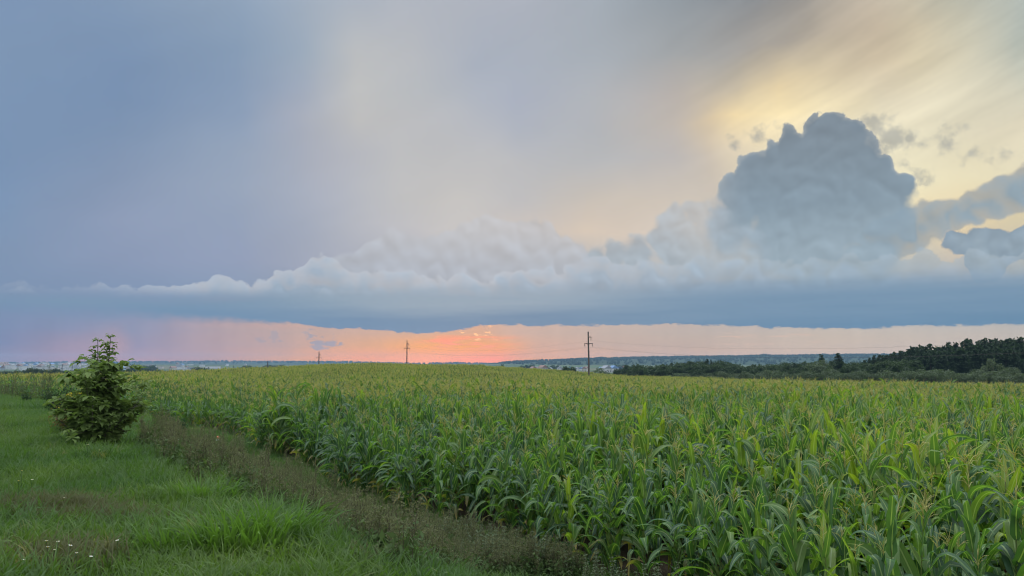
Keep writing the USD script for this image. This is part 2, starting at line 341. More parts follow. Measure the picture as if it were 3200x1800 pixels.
def obj(name, m, mat, parent=None, uv=None, smooth=False):
    """One Mesh prim below a parent prim, or below /World."""
    path = numbered(str(parent.GetPath()) if parent else '/World', name)
    if isinstance(m, tuple) and len(m) == 3:
        m, uv = (m[0], m[1]), m[2]
    return usdkit.mesh(stage, path, m, mat, smooth=smooth, uv=uv).GetPrim()


def place(x, loc, rz=0.0, sc=1.0, tilt=0.0):
    x.AddTranslateOp().Set(Gf.Vec3d(*map(float, loc)))
    x.AddRotateZOp().Set(float(rz))
    if tilt:
        x.AddRotateXOp().Set(float(tilt))
    if np.ndim(sc) or sc != 1.0:
        x.AddScaleOp().Set(Gf.Vec3f(*(map(float, sc) if np.ndim(sc) else (float(sc),) * 3)))


def thing(name, label, cat, loc=(0, 0, 0), rz=0.0, group=None, sc=1.0, tilt=0.0):
    x = UsdGeom.Xform.Define(stage, numbered('/World', name))
    place(x, loc, rz, sc, tilt)
    return tag(x.GetPrim(), label, cat, group)


def copy_of(proto, name, label, cat, loc, rz=0.0, group=None, sc=1.0, tilt=0.0):
    """Another thing with the parts of a class prim."""
    p = thing(name, label, cat, loc, rz, group, sc, tilt)
    p.GetReferences().AddInternalReference(proto.GetPath())
    p.SetInstanceable(True)
    return p


UsdGeom.Scope.Define(stage, '/World/kinds').GetPrim()
protos_n = [0]


def kind_prim(name):
    """A class prim that things are copied from; it is not drawn itself."""
    protos_n[0] += 1
    return stage.CreateClassPrim(f'/{name}_kind_{protos_n[0]:03d}')


stage.RemovePrim('/World/kinds')


def join(parts):
    """(vertices, faces, uv) of several such triples (triangles)."""
    vs, fs, us, n = [], [], [], 0
    for v, f, u in parts:
        f = np.asarray(f)
        if f.shape[1] == 4:
            f = np.vstack([f[:, [0, 1, 2]], f[:, [0, 2, 3]]])
        vs.append(v); fs.append(f + n); us.append(u)
        n += len(v)
    return np.vstack(vs), np.vstack(fs), np.vstack(us)


def tube(p, r, sides=6, u=0.0, cap=True):
    p = np.asarray(p, float)
    r = np.broadcast_to(np.asarray(r, float), (len(p),))
    t = np.gradient(p, axis=0)
    t /= np.linalg.norm(t, axis=1, keepdims=True) + 1e-12
    ref = np.where(np.abs(t[:, 2:]) < 0.9, [0, 0, 1.0], [1.0, 0, 0])
    a = np.cross(t, ref); a /= np.linalg.norm(a, axis=1, keepdims=True) + 1e-12
    b = np.cross(t, a)
    ang = np.arange(sides) * 2 * np.pi / sides
    v = (p[:, None] + r[:, None, None] * (np.cos(ang)[None, :, None] * a[:, None] + np.sin(ang)[None, :, None] * b[:, None])).reshape(-1, 3)
    i, j = np.meshgrid(np.arange(len(p) - 1), np.arange(sides), indexing='ij')
    f = np.stack([i * sides + j, (i + 1) * sides + j, (i + 1) * sides + (j + 1) % sides, i * sides + (j + 1) % sides], -1).reshape(-1, 4)
    f = np.vstack([f[:, [0, 1, 2]], f[:, [0, 2, 3]]])
    uv = np.stack([np.full(len(v), u), np.repeat(np.linspace(0, 1, len(p)), sides)], 1)
    if cap:
        n = len(v)
        v = np.vstack([v, p[:1], p[-1:]])
        uv = np.vstack([uv, [[u, 0], [u, 1]]])
        k = np.arange(sides)
        last = (len(p) - 1) * sides
        f = np.vstack([f, np.stack([np.full(sides, n), k, (k + 1) % sides], 1), np.stack([np.full(sides, n + 1), last + (k + 1) % sides, last + k], 1)])
    return v, f, uv


def boxm(lo, hi):
    m = trimesh.creation.box(bounds=np.array([lo, hi], float))
    return np.array(m.vertices), np.array(m.faces), np.zeros((len(m.vertices), 2))


# ------------------------------------------------------------------ terrain
from scipy.interpolate import PchipInterpolator
# the line along which the corn ends: x as a function of y
_ey = np.array([-400., -60., 0., 7.0, 13.5, 22.6, 31.3, 43.0, 52.0, 75.0, 150.0, 600.0])
_ex = np.array([250., 42., 8.8, 4.7, 0.84, -4.7, -9.6, -17.2, -24.5, -46.0, -125.0, -600.0])
edge_x = PchipInterpolator(_ey, _ex)
edge_dx = edge_x.derivative()
_ly = np.linspace(-100, 400, 5001)
_lu = np.concatenate([[0], np.cumsum(np.hypot(np.diff(_ly), np.diff(edge_x(_ly))))])
_lu -= np.interp(17.5, _ly, _lu)


def su(x, y):
    """Distance from the corn's edge towards the road side, and distance along the edge."""
    x, y = np.asarray(x, float), np.clip(np.asarray(y, float), -390, 590)
    s = -(x - edge_x(y)) / np.sqrt(1 + edge_dx(y) ** 2)
    foot = y + s * 0.5                                  # about where the square from the point meets the edge
    return s, np.interp(foot, _ly, _lu)


def edge_point(u, s):
    """The point at distance u along the edge and s off it."""
    y = np.interp(u, _lu, _ly)
    t = np.stack([edge_dx(y), np.ones_like(y)], -1)
    t /= np.linalg.norm(t, axis=-1, keepdims=True)
    nrm = np.stack([-t[..., 1], t[..., 0]], -1)
    return np.stack([edge_x(y), y], -1) + nrm * np.asarray(s)[..., None]


def sm(v, a, b):
    t = np.clip((np.asarray(v, float) - a) / (b - a), 0, 1)
    return t * t * (3 - 2 * t)


_ctl = []
for px, d, z in [(-600, 150, -0.9), (0, 150, -0.75), (300, 170, -0.95), (600, 205, -0.45), (720, 240, 0.2), (850, 265, 0.62), (1000, 265, 0.5), (1150, 250, 0.07), (1288, 240, -0.25), (1480, 165, -1.1), (1480, 215, -1.25), (1700, 170, -1.55), (1930, 150, -1.85), (2250, 130, -1.8), (2576, 120, -1.75), (3100, 120, -1.75),
                 (804, 342, -2.2), (676, 437, -5.6), (592, 534, -8.5), (1000, 400, -2.5), (1150, 400, -3.5), (1288, 420, -4.5)]:
    _ctl.append((px, d, z))
for px in (-600, 0, 300, 600, 900, 1200, 1500, 1800, 2100, 2400, 3100):
    for d in (4, 12, 30):
        _ctl.append((px, d, 0.0))
    _ctl.append((px, 62, -0.12))
for px in (-600, 0, 250):
    _ctl += [(px, 260, -4.0), (px, 420, -8.5)]
for px in (1500, 1750, 2000, 2300, 2600, 3100):
    _ctl += [(px, 240, -3.2), (px, 330, -5.0), (px, 480, -7.0)]
for px in (-600, 0, 400, 800, 1200, 1600, 2000, 2576, 3100):
    _ctl += [(px, 800, -13.0 if px < 1100 else -5.5 if px < 1900 else -8.0), (px, 1500, -17.0 if px < 1100 else -9.0), (px, 2500, -11.0 if px < 1100 else -8.0), (px, 3600, 3.0 if px < 1100 else 8.0)]
_c = np.array(_ctl)
_rbf = RBFInterpolator(np.stack([(_c[:, 0] - CX) / 500.0, np.log(_c[:, 1]) * 1.7], 1), _c[:, 2], kernel='thin_plate_spline', smoothing=0.002)


def land(x, y):
    x, y = np.asarray(x, float), np.asarray(y, float)
    d = np.hypot(x, y)
    az = np.clip(np.arctan2(x, y), -0.72, 0.72)
    px = np.clip(np.tan(az) * FPX, -1900, 1900)
    q = np.stack([px / 500.0, np.log(np.clip(d, 4, 3600)) * 1.7], -1)
    return _rbf(q.reshape(-1, 2)).reshape(x.shape)


def height(x, y):
    s, u = su(x, y)
    crest = 1.75 * (1 - 0.55 * sm(u, 12, 60))
    bank = crest * sm(s, 0.9, 6.4)
    x, y = np.asarray(x, float), np.asarray(y, float)
    p = np.stack([x, y, np.zeros_like(x)], -1)
    rough = (meshkit.fbm(p * 0.55, 3, 5) - 0.5) * 0.22 * sm(s, 0.0, 2.0) * sm(np.hypot(x, y), 400, 60)
    return land(x, y) + bank + rough


# the hills: their crest as the photograph shows it
CREST_L = [(-700, 911), (0, 911), (150, 909.5), (300, 909), (450, 908), (600, 907), (750, 908), (850, 908), (950, 910), (1050, 912.5), (1150, 910), (1230, 913), (1400, 915), (1700, 916), (2576, 916), (3300, 916)]
CREST_R = [(1150, 930), (1235, 914), (1290, 907.5), (1350, 905.5), (1400, 903.5), (1500, 899.5), (1600, 897.5), (1700, 895.5), (1900, 893.5), (2100, 890.5), (2250, 890), (2576, 890), (3300, 893)]


def crest_height(px, table, d):
    y = np.interp(px, [p for p, _ in table], [q for _, q in table])
    return EYE + (918 - y) / FPX * d


fine = np.tan(np.linspace(-0.72, 0.72, 700))
az_f = np.arctan(fine)
az_all = np.concatenate([np.linspace(-np.pi, -0.75, 60), az_f, np.linspace(0.75, np.pi, 60)[:-1]])
rad = np.concatenate([[0.3], np.geomspace(1.5, 60, 190), np.geomspace(62, 3650, 130)])
A, R = np.meshgrid(az_all, rad, indexing='ij')
X, Y = R * np.sin(A), R * np.cos(A)
Z = height(X, Y)
na, nr = A.shape
i, j = np.meshgrid(np.arange(na), np.arange(nr - 1), indexing='ij')
q = np.stack([i * nr + j, ((i + 1) % na) * nr + j, ((i + 1) % na) * nr + j + 1, i * nr + j + 1], -1).reshape(-1, 4)[:, ::-1]
V = np.stack([X, Y, Z], -1).reshape(-1, 3)
centre = len(V)
V = np.vstack([V, [[0, 0, float(height(0.0, 0.0))]]])
tri = np.vstack([q[:, [0, 1, 2]], q[:, [0, 2, 3]], np.stack([np.full(na, centre), ((np.arange(na) + 1) % na) * nr, np.arange(na) * nr], 1)])

g = Graph()
pos = g.add('geometry', 'position')
sdist = g.add('separate_xyz', 'x', {'vector': g.add('attribute', 'vector', attribute='st')})      # metres from the field's edge
wob = g.math('multiply', g.math('subtract', g.noise(pos, 0.8, 3.0), 0.5), 1.2)
verge = g.step(g.math('add', sdist, wob), -0.4, 0.5)
grain = g.noise(pos, 14.0, 5.0, 0.6)
soil = g.mix(grain, (0.030, 0.022, 0.014), (0.085, 0.062, 0.040))
turf_n = g.noise(pos, 1.3, 4.0, 0.55)
turf = g.mix(g.step(turf_n, 0.35, 0.65), (0.042, 0.070, 0.018), (0.070, 0.085, 0.028))
turf = g.mix(g.step(g.noise(pos, 0.55, 3.0), 0.60, 0.75), turf, (0.10, 0.078, 0.048))
near = g.mix(verge, soil, turf)
# far farmland in the valley
cells = g.add('voronoi_texture', 'color', {'vector': g.add('mapping', 'vector', {'vector': pos}, scale=(1 / 420.0, 1 / 260.0, 0.0), rotation=(0, 0, 0.5))}, scale=1.0, feature='f1')
pick = g.add('separate_xyz', 'x', {'vector': cells})
farm = g.add('rgb_ramp', 'color', {'fac': pick}, ramp=[(0, (0.035, 0.065, 0.020)), (0.35, (0.055, 0.095, 0.030)), (0.55, (0.085, 0.10, 0.04)), (0.7, (0.05, 0.08, 0.03)), (0.9, (0.12, 0.115, 0.06)), (1.0, (0.06, 0.08, 0.03))])
dist = g.add('vector_math', 'value', {'vector1': pos}, math_type='length')
base = g.mix(g.step(dist, 380, 460), near, farm)
bmp = g.add('bump', 'normal', {'height': grain}, strength=0.5, distance=0.03)
p_ = g.add('principled_bsdf', 'BSDF', {'base_color': base, 'normal': bmp}, roughness=0.95, specular_ior_level=0.15)
ground_mat = usdkit.material(stage, LOOKS + 'ground', g.nodes, g.links, surface=p_)
tag(obj('ground', (V, tri), ground_mat, smooth=True, uv=np.stack([np.clip(su(V[:, 0], V[:, 1])[0], -20, 20), np.zeros(len(V))], 1)), kind='structure')

# hills beyond the valley
g = Graph()
pos = g.add('geometry', 'position')
n = g.noise(pos, 0.0022, 4.0, 0.55)
wood = g.mix(g.noise(pos, 0.02, 3.0), (0.022, 0.036, 0.014), (0.038, 0.058, 0.022))
open_ = g.mix(g.noise(pos, 0.004, 2.0), (0.06, 0.09, 0.035), (0.11, 0.12, 0.06))
c = g.mix(g.step(n, 0.67, 0.70), wood, open_)
p_ = g.add('principled_bsdf', 'BSDF', {'base_color': c}, roughness=0.95, specular_ior_level=0.1)
hill_mat = usdkit.material(stage, LOOKS + 'hill', g.nodes, g.links, surface=p_)
hill_points = []


def hills(table, d_foot, d_top, d_end, z_foot, p0, p1, seed):
    px = np.linspace(p0, p1, 360)
    az = np.arctan((px - CX) / FPX)
    prof = np.array([0.0, 0.15, 0.35, 0.55, 0.75, 0.9, 1.0, 1.2, 1.6])
    rows = []
    ztop = crest_height(px, table, d_top) - 12.0
    for k, t in enumerate(prof):
        d = d_foot + (d_top - d_foot) * min(t, 1) + max(t - 1, 0) / 0.6 * (d_end - d_top)
        sh = t * t * (3 - 2 * t) if t < 1 else 1.0 - 0.25 * (t - 1)
        z = z_foot + (ztop - z_foot) * sh
        z = z + (meshkit.fbm(np.stack([px / 60.0, np.full_like(px, k * 0.9), np.full_like(px, seed)], -1), 3, seed) - 0.5) * 16 * min(t, 1) * (t < 0.95)
        dd = d / np.cos(az)
        rows.append(np.stack([dd * np.sin(az), dd * np.cos(az), z], -1))
    g_ = np.array(rows)
    nr_, nc = g_.shape[:2]
    i, j = np.meshgrid(np.arange(nr_ - 1), np.arange(nc - 1), indexing='ij')
    q = np.stack([i * nc + j, i * nc + j + 1, (i + 1) * nc + j + 1, (i + 1) * nc + j], -1).reshape(-1, 4)
    tag(obj('hills', (g_.reshape(-1, 3), q), hill_mat, smooth=True), kind='structure')
    return g_


hills_left = hills(CREST_L, 3400, 6600, 7600, -6.0, -900, 3500, 3)
hills_right = hills(CREST_R, 2300, 4200, 5200, -22.0, 1180, 3500, 8)

# ------------------------------------------------------------------ the air
g = Graph()
v_ = g.add('principled_volume', 'volume', {}, color=HAZE_COL, density=HAZE, anisotropy=0.3)
haze_mat = usdkit.material(stage, LOOKS + 'haze', g.nodes, g.links, volume=v_)
tag(obj('haze', trimesh.creation.box(bounds=[[-HAZE_HALF, -HAZE_HALF, -60.0], [HAZE_HALF, HAZE_HALF, HAZE_TOP]]), haze_mat), kind='stuff')

# ------------------------------------------------------------------ leaf materials
def uv_of(g):
    return g.add('separate_xyz', 'x', {'vector': g.add('attribute', 'vector', attribute='st')})


def leafy(name, build, rough=0.5, spec=0.4, through=0.45, gain=(1.5, 1.9, 0.5)):
    """A two-sided leaf: gloss and colour from above, light through it from behind."""
    g = Graph()
    c = build(g)
    p = g.add('principled_bsdf', 'BSDF', {'base_color': c}, roughness=rough, specular_ior_level=spec)
    tr = g.add('translucent_bsdf', 'BSDF', {'color': g.mix(1.0, c, gain, 'multiply')})
    m = g.add('mix_closure', 'closure', {'closure1': p, 'closure2': tr}, fac=through)
    return usdkit.material(stage, LOOKS + name, g.nodes, g.links, surface=m)


def corn_colour(g, shift=0.06):
    u = uv_of(g)
    v = u[:-1] + 'y'
    pos = g.add('geometry', 'position')
    rnd = g.add('object_info', 'random')
    isl = g.add('geometry', 'random_per_island')
    patch = g.noise(pos, 0.09, 2.0)
    k = g.math('add', g.math('multiply_add', rnd, 0.55, shift), g.math('add', g.math('multiply', g.math('subtract', patch, 0.5), 1.1), g.math('multiply', isl, 0.40)))
    leaf = g.add('rgb_ramp', 'color', {'fac': k}, ramp=[(0.0, (0.046, 0.098, 0.052)), (0.35, (0.082, 0.155, 0.050)), (0.68, (0.180, 0.238, 0.040)), (1.0, (0.290, 0.335, 0.045))])
    leaf = g.mix(g.step(g.math('absolute', g.math('subtract', u, 0.5)), 0.085, 0.035), leaf, (0.23, 0.30, 0.13))      # pale midrib
    vein = g.noise(g.add('combine_xyz', 'vector', {'x': g.math('multiply', u, 26.0), 'y': g.math('multiply', v, 0.8), 'z': isl}), 1.0, 1.0)
    leaf = g.mix(1.0, leaf, g.math('multiply_add', vein, 0.5, 0.75), 'multiply')
    vt = g.math('floored_modulo', v, 2.0)
    old = g.step(v, 1.9, 2.1)
    dry = g.math('multiply', old, g.step(g.math('add', vt, g.math('multiply', isl, 0.6)), 0.35, 0.95))
    leaf = g.mix(dry, leaf, (0.26, 0.20, 0.075))
    stalk = g.mix(g.noise(pos, 30.0, 2.0), (0.10, 0.15, 0.045), (0.17, 0.19, 0.07))
    tas = g.mix(g.noise(pos, 9.0, 2.0), (0.31, 0.28, 0.12), (0.47, 0.41, 0.19))
    husk = g.mix(g.noise(pos, 40.0, 2.0), (0.09, 0.15, 0.035), (0.17, 0.21, 0.06))
    silk = (0.045, 0.018, 0.010)
    c = g.mix(g.step(u, 1.4, 1.6), leaf, stalk)
    c = g.mix(g.step(u, 3.4, 3.6), c, tas)
    c = g.mix(g.step(u, 5.4, 5.6), c, husk)
    return g.mix(g.step(u, 7.4, 7.6), c, silk)


corn_mat = leafy('corn', corn_colour, 0.42, 0.45, 0.50, (1.9, 2.1, 0.4))
dark_corn_mat = leafy('dark_corn', lambda g: corn_colour(g, -0.15), 0.45, 0.35, 0.42, (1.7, 2.0, 0.45))      # the lush blue green plants of the outer rows


# ------------------------------------------------------------------ maize
def ribbon(base, az, L, W, th0, th1, pw, twist, n, across, rng, wave=0.012, age=0.0, fold=0.22, u0=0.0, kink=None):
    """A leaf: rises from its base, arches over and hangs."""
    t = np.linspace(0, 1, n + 1)
    th = th0 + (th1 - th0) * (t ** pw if kink is None else sm(t, kink - 0.16, kink + 0.16))
    ds = L / n
    r = np.concatenate([[0], np.cumsum(np.cos(th[:-1]) * ds)])
    z = np.concatenate([[0], np.cumsum(np.sin(th[:-1]) * ds)])
    side = np.array([-math.sin(az), math.cos(az), 0.0])
    out = np.array([math.cos(az), math.sin(az), 0.0])
    bend = rng.normal(0, 0.10) * L * t ** 2
    c = base + r[:, None] * out + z[:, None] * np.array([0, 0, 1.0]) + bend[:, None] * side
    w = W * np.clip(t * 7 + 0.35, 0, 1) * (1 - t ** 2.4) ** 0.8 + 0.002
    nrm = np.stack([-np.sin(th)[:, None] * out + np.cos(th)[:, None] * np.array([0, 0, 1.0])], 0)[0]
    tw = twist * t ** 1.3
    sd = np.cos(tw)[:, None] * side + np.sin(tw)[:, None] * nrm
    nn = -np.sin(tw)[:, None] * side + np.cos(tw)[:, None] * nrm
    us = np.linspace(-1, 1, across + 1)
    ph = rng.uniform(0, 6.28)
    lift = fold * np.abs(us)[None, :] * w[:, None] * 0.5 + wave * (np.abs(us)[None, :] ** 2) * np.sin(t[:, None] * 15 + ph + 2.2 * (us[None, :] > 0)) * np.clip(1.2 - t[:, None], 0, 1)
    v = c[:, None] + us[None, :, None] * 0.5 * w[:, None, None] * sd[:, None] + lift[..., None] * nn[:, None]
    m = across + 1
    i, j = np.meshgrid(np.arange(n), np.arange(across), indexing='ij')
    f = np.stack([i * m + j, i * m + j + 1, (i + 1) * m + j + 1, (i + 1) * m + j], -1).reshape(-1, 4)
    uv = np.stack([np.broadcast_to(u0 + (us + 1) / 2, v.shape[:2]), np.broadcast_to((t + 2 * age)[:, None] * 0.999, v.shape[:2])], -1).reshape(-1, 2)
    return v.reshape(-1, 3), np.vstack([f[:, [0, 1, 2]], f[:, [0, 2, 3]]]), uv


def corn_parts(seed, n=10, across=4, leaves=13, tassel_n=11, sides=6, H=2.05, thick=1.0):
    rng = np.random.default_rng(seed)
    lean = rng.normal(0, 0.035, 2)
    hs = np.linspace(0, H, 7)
    line = np.stack([lean[0] * hs ** 1.5, lean[1] * hs ** 1.5, hs], -1)

    def at(h):
        return np.array([np.interp(h, hs, line[:, k]) for k in range(3)])
    out = {'stalk': tube(line, np.linspace(0.014, 0.005, 7), sides, u=2.5), 'leaf': [], 'ear': []}
    az = rng.uniform(0, 6.28)
    for k in range(leaves):
        q = k / (leaves - 1)
        h = 0.22 + q * (H - 0.34)
        a = az + math.pi * (k % 2) + rng.normal(0, 0.35)
        L = (0.68 + 0.42 * math.sin(math.pi * min(1, q * 0.95 + 0.12))) * rng.uniform(0.85, 1.08) * 0.92
        W = (0.096 + 0.066 * math.sin(math.pi * min(1, q * 0.9 + 0.15))) * rng.uniform(0.9, 1.12)
        if q > 0.75:
            th0, th1, pw = rng.uniform(1.12, 1.45), rng.uniform(-1.3, 1.1), rng.uniform(0.9, 3.0)
            L *= 0.86
        else:
            th0, th1, pw = rng.uniform(0.75, 1.25), rng.uniform(-1.55, -0.6), rng.uniform(0.5, 1.8)
        age = 1.0 if q < 0.22 and rng.random() < 0.75 else 0.0
        out['leaf'].append(ribbon(at(h), a, L, W, th0, th1, pw, rng.normal(0, 0.8), n, across, rng, age=age, kink=None if rng.random() < 0.45 else rng.uniform(0.35, 0.72)))
    top = at(H)
    ts = [tube(np.array([top - [0, 0, 0.05], top + [0, 0, 0.01], top + [0, 0, 0.03]]), 0.003, 3, u=2.5, cap=False)] if tassel_n == 0 else [tube(np.array([top - [0, 0, 0.05], top + [0, 0, 0.16], top + [lean[0], lean[1], 0.36]]), np.array([0.006, 0.006, 0.003]) * thick, 3, u=4.5, cap=False)]
    for k in range(tassel_n):
        a, e = rng.uniform(0, 6.28), rng.uniform(0.5, 1.25)
        b = top + np.array([0, 0, rng.uniform(0.0, 0.15)])
        l = rng.uniform(0.15, 0.26)
        dv = np.array([math.cos(a) * math.cos(e), math.sin(a) * math.cos(e), math.sin(e)])
        ts.append(tube(np.array([b, b + dv * l * 0.55, b + dv * l + np.array([0, 0, -0.05])]), np.array([0.004, 0.006, 0.003]) * thick, 3, u=4.5, cap=False))
    out['tassel'] = join(ts)
    for k in range(1 + (rng.random() < 0.4)):
        h = 0.85 + 0.18 * k
        a = az + math.pi * k + 0.6
        e = 1.15
        dv = np.array([math.cos(a) * math.cos(e), math.sin(a) * math.cos(e), math.sin(e)])
        b = at(h) + dv * 0.03
        t = np.linspace(0, 1, 6)
        out['ear'].append((tube(b + t[:, None] * dv * 0.24, 0.027 * np.array([0.45, 0.85, 1, 0.95, 0.7, 0.2]), 7, u=6.5),
                           join([tube(np.array([b + dv * 0.23, b + dv * 0.27 + [0.01 * i, 0.012 * (i - 1), 0.0], b + dv * 0.27 + [0.02 * i, 0.02 * (i - 1), -0.035]]), [0.008, 0.006, 0.002], 4, u=8.5) for i in range(3)])))
    return out


def corn_whole(seed, **kw):
    p = corn_parts(seed, **kw)
    return join([p['stalk'], *p['leaf'], p['tassel'], *[q for e in p['ear'] for q in e]])


rng = np.random.default_rng(11)
corn_kinds = []
for k in range(8):
    km = dark_corn_mat if k < 4 else corn_mat
    parts = corn_parts(100 + k, tassel_n=(7, 0, 6, 8, 0, 5, 7, 6)[k], thick=0.8)
    cp = kind_prim('corn_plant')
    obj('stalk', parts['stalk'], km, cp, smooth=True)
    for lf in parts['leaf']:
        obj('leaf', lf, km, cp, smooth=True)
    if len(parts['tassel'][0]) > 12:
        obj('tassel', parts['tassel'], km, cp)
    for ear, silk in parts['ear']:
        e = obj('ear', ear, km, cp, smooth=True)
        obj('silk', silk, km, e)
    corn_kinds.append(cp)

def pick_kind(s):
    """Mostly dark lush plants in the outer rows, mostly paler ones inside."""
    dark = rng.random(len(s)) < np.where(s > -2.4, 0.88, np.where(s > -5.0, 0.45, 0.22))
    return np.where(dark, rng.integers(0, 4, len(s)), rng.integers(4, 8, len(s)))


# rows parallel to the field's edge
FAR_EDGE = [(-900, 165), (0, 170), (300, 195), (600, 235), (850, 320), (1000, 320), (1150, 300), (1288, 280), (1480, 250), (1700, 195), (1930, 172), (2250, 150), (2576, 138), (3400, 138)]


def in_view(x, y, margin=0.05):
    return (y > 1.0) & (np.abs(x) < (0.6495 + margin) * y + 1.2)


def corn_grid(d0, d1, row, step):
    """Plant places between two distances from the camera: rows that follow the edge, then straight rows."""
    reach = d1 * 1.35
    # headland rows along the edge
    U, S = np.meshgrid(np.arange(-40, 150, step), -np.arange(0.15, 5.4, row), indexing='ij')
    U = U + rng.normal(0, step * 0.3, U.shape); S = S + rng.normal(0, 0.07, S.shape)
    S = S + 0.28 * np.sin(U * 0.41) + 0.2 * np.sin(U * 1.23 + 1) - 0.8 * sm(U, 17.0, 19.0) * sm(U, 31.0, 26.0) - 0.6 * sm(U, 36, 38) * sm(U, 47, 43)
    p1 = edge_point(U.ravel(), S.ravel())
    a = np.array([-0.50, 0.866])
    b = np.array([a[1], -a[0]])
    C, D = np.meshgrid(np.arange(-reach, reach, step), np.arange(-reach, reach, row), indexing='ij')
    C = C + rng.normal(0, step * 0.3, C.shape); D = D + rng.normal(0, 0.06, D.shape)
    p2 = (C[..., None] * a + D[..., None] * b).reshape(-1, 2)
    p2 = p2[su(p2[:, 0], p2[:, 1])[0] < -5.0]
    p = np.vstack([p1, p2])
    x, y = p[:, 0], p[:, 1]
    s = su(x, y)[0]
    d = np.hypot(x, y)
    thin = meshkit.fbm(np.stack([x * 0.8, y * 0.8, np.zeros_like(x)], -1), 2, 77)
    ok = (d >= d0) & (d < d1) & in_view(x, y) & (thin > 0.30) & (rng.random(len(x)) > 0.06) & (y < np.interp(CX + FPX * x / np.maximum(y, 1), [q for q, _ in FAR_EDGE], [q for _, q in FAR_EDGE]))
    return x[ok], y[ok], s[ok]


def grow(x, y):
    """How tall the crop stands here, about 1."""
    p = np.stack([x, y, np.zeros_like(x)], -1)
    s, u = su(x, y)
    lip = 0.80 + 0.20 * sm(-s, 0.0, 3.5) + 0.30 * np.exp(-((u - 13.6) / 2.6) ** 2) * sm(-s, 4.5, 1.0)
    return (0.93 + 0.30 * (meshkit.fbm(p * 0.11, 3, 9) - 0.5) + 0.22 * (meshkit.fbm(p * 0.9, 2, 19) - 0.5)) * lip


x, y, s = corn_grid(3.0, 34.0, 0.70, 0.215)
d = np.hypot(x, y)
order = np.argsort(d)
shown = order[(np.abs(x[order]) < 0.66 * y[order]) & ((918 + FPX * (EYE - 2.2) / y[order]) < 1440)][:300]
kind_all = pick_kind(s)
sc_all = grow(x, y) * rng.uniform(0.78, 1.12, len(x))
z = height(x, y)
for n_, k in enumerate(shown):
    copy_of(corn_kinds[int(kind_all[k])], 'corn_plant', 'tall green corn plant with arching leaves in the nearest rows of the cornfield', 'corn plant',
            (x[k], y[k], z[k] - 0.03), rng.uniform(0, 360), 'corn plants in the nearest rows of the field', sc_all[k], rng.normal(0, 3.5))
# the one that stands out over the corner of the near corn
kx, ky = edge_point(np.array([13.4]), np.array([-0.6]))[0]
copy_of(corn_kinds[2], 'corn_plant', 'tallest corn plant sticking up over the dark left corner of the near corn', 'corn plant', (kx, ky, float(height(kx, ky)) - 0.03), 70.0, None, 1.30)
rest = np.setdiff1d(np.arange(len(x)), shown)

inst_p, inst_i, inst_s, inst_r = [], [], [], []


def scatter(x, y, z, kinds, sc, rz):
    inst_p.append(np.stack([x, y, z], -1)); inst_i.append(kinds); inst_s.append(sc); inst_r.append(rz)


scatter(x[rest], y[rest], z[rest] - 0.03, kind_all[rest], sc_all[rest], rng.uniform(0, 6.283, len(rest)))
x, y, s = corn_grid(34.0, 92.0, 0.78, 0.30)
scatter(x, y, height(x, y) - 0.03, 8 + pick_kind(s), grow(x, y) * rng.uniform(0.9, 1.12, len(x)), rng.uniform(0, 6.283, len(x)))
# beyond that, plots of the crop 5 m square
GX, GY = np.meshgrid(np.arange(-260, 260, 4.4), np.arange(60, 330, 4.4), indexing='ij')
gx = (GX + rng.uniform(-0.6, 0.6, GX.shape)).ravel(); gy = (GY + rng.uniform(-0.6, 0.6, GY.shape)).ravel()
gs, gu = su(gx, gy)
gd = np.hypot(gx, gy)
ok = (gs < -2.2) & (gd > 90.5) & in_view(gx, gy, 0.08) & (gy < np.interp(CX + FPX * gx / gy, [a for a, _ in FAR_EDGE], [b for _, b in FAR_EDGE]))
gx, gy = gx[ok], gy[ok]
scatter(gx, gy, height(gx, gy) - 0.03, 16 + rng.integers(0, 5, len(gx)), grow(gx, gy) * 1.0, rng.choice(np.arange(4) * math.pi / 2, len(gx)))

field = UsdGeom.PointInstancer.Define(stage, '/World/cornfield')
tag(field.GetPrim(), 'wide field of ripening corn running back to the horizon', 'cornfield', kind='stuff')
targets = []


def field_kind(m, mat=None):
    path = f'/World/cornfield/crop_{len(targets):03d}'
    usdkit.mesh(stage, path, (m[0], m[1]), mat or corn_mat, smooth=True, uv=m[2])
    targets.append(path)


for k in range(8):
    field_kind(corn_whole(100 + k, tassel_n=(7, 0, 6, 8, 0, 5, 7, 6)[k], thick=0.8), dark_corn_mat if k < 4 else corn_mat)
for k in range(8):
    field_kind(corn_whole(200 + k, n=6, across=2, leaves=11, tassel_n=9, sides=3, thick=1.5), dark_corn_mat if k < 4 else corn_mat)
for k in range(5):
    r2 = np.random.default_rng(300 + k)
    bits = []
    for q_ in range(64):
        v, f, uv = corn_whole(400 + 64 * k + q_, n=4, across=1, leaves=7, tassel_n=7, sides=3, thick=2.4)
        v = v * np.array([1, 1, r2.uniform(0.9, 1.1)]) * r2.uniform(0.95, 1.1)
        v = v + [r2.uniform(-2.6, 2.6), r2.uniform(-2.6, 2.6), 0]
        bits.append((v, f, uv))
    field_kind(join(bits))
P_, I_, S_, R_ = (np.concatenate(a) for a in (inst_p, inst_i, inst_s, inst_r))
field.CreatePrototypesRel().SetTargets([Sdf.Path(t) for t in targets])
field.CreateProtoIndicesAttr(Vt.IntArray.FromNumpy(I_.astype(np.int32)))
field.CreatePositionsAttr(Vt.Vec3fArray.FromNumpy(P_.astype(np.float32)))
sc3 = np.stack([S_, S_, S_], -1)
sc3[I_ >= 16, :2] = 1.0
field.CreateScalesAttr(Vt.Vec3fArray.FromNumpy(sc3.astype(np.float32)))


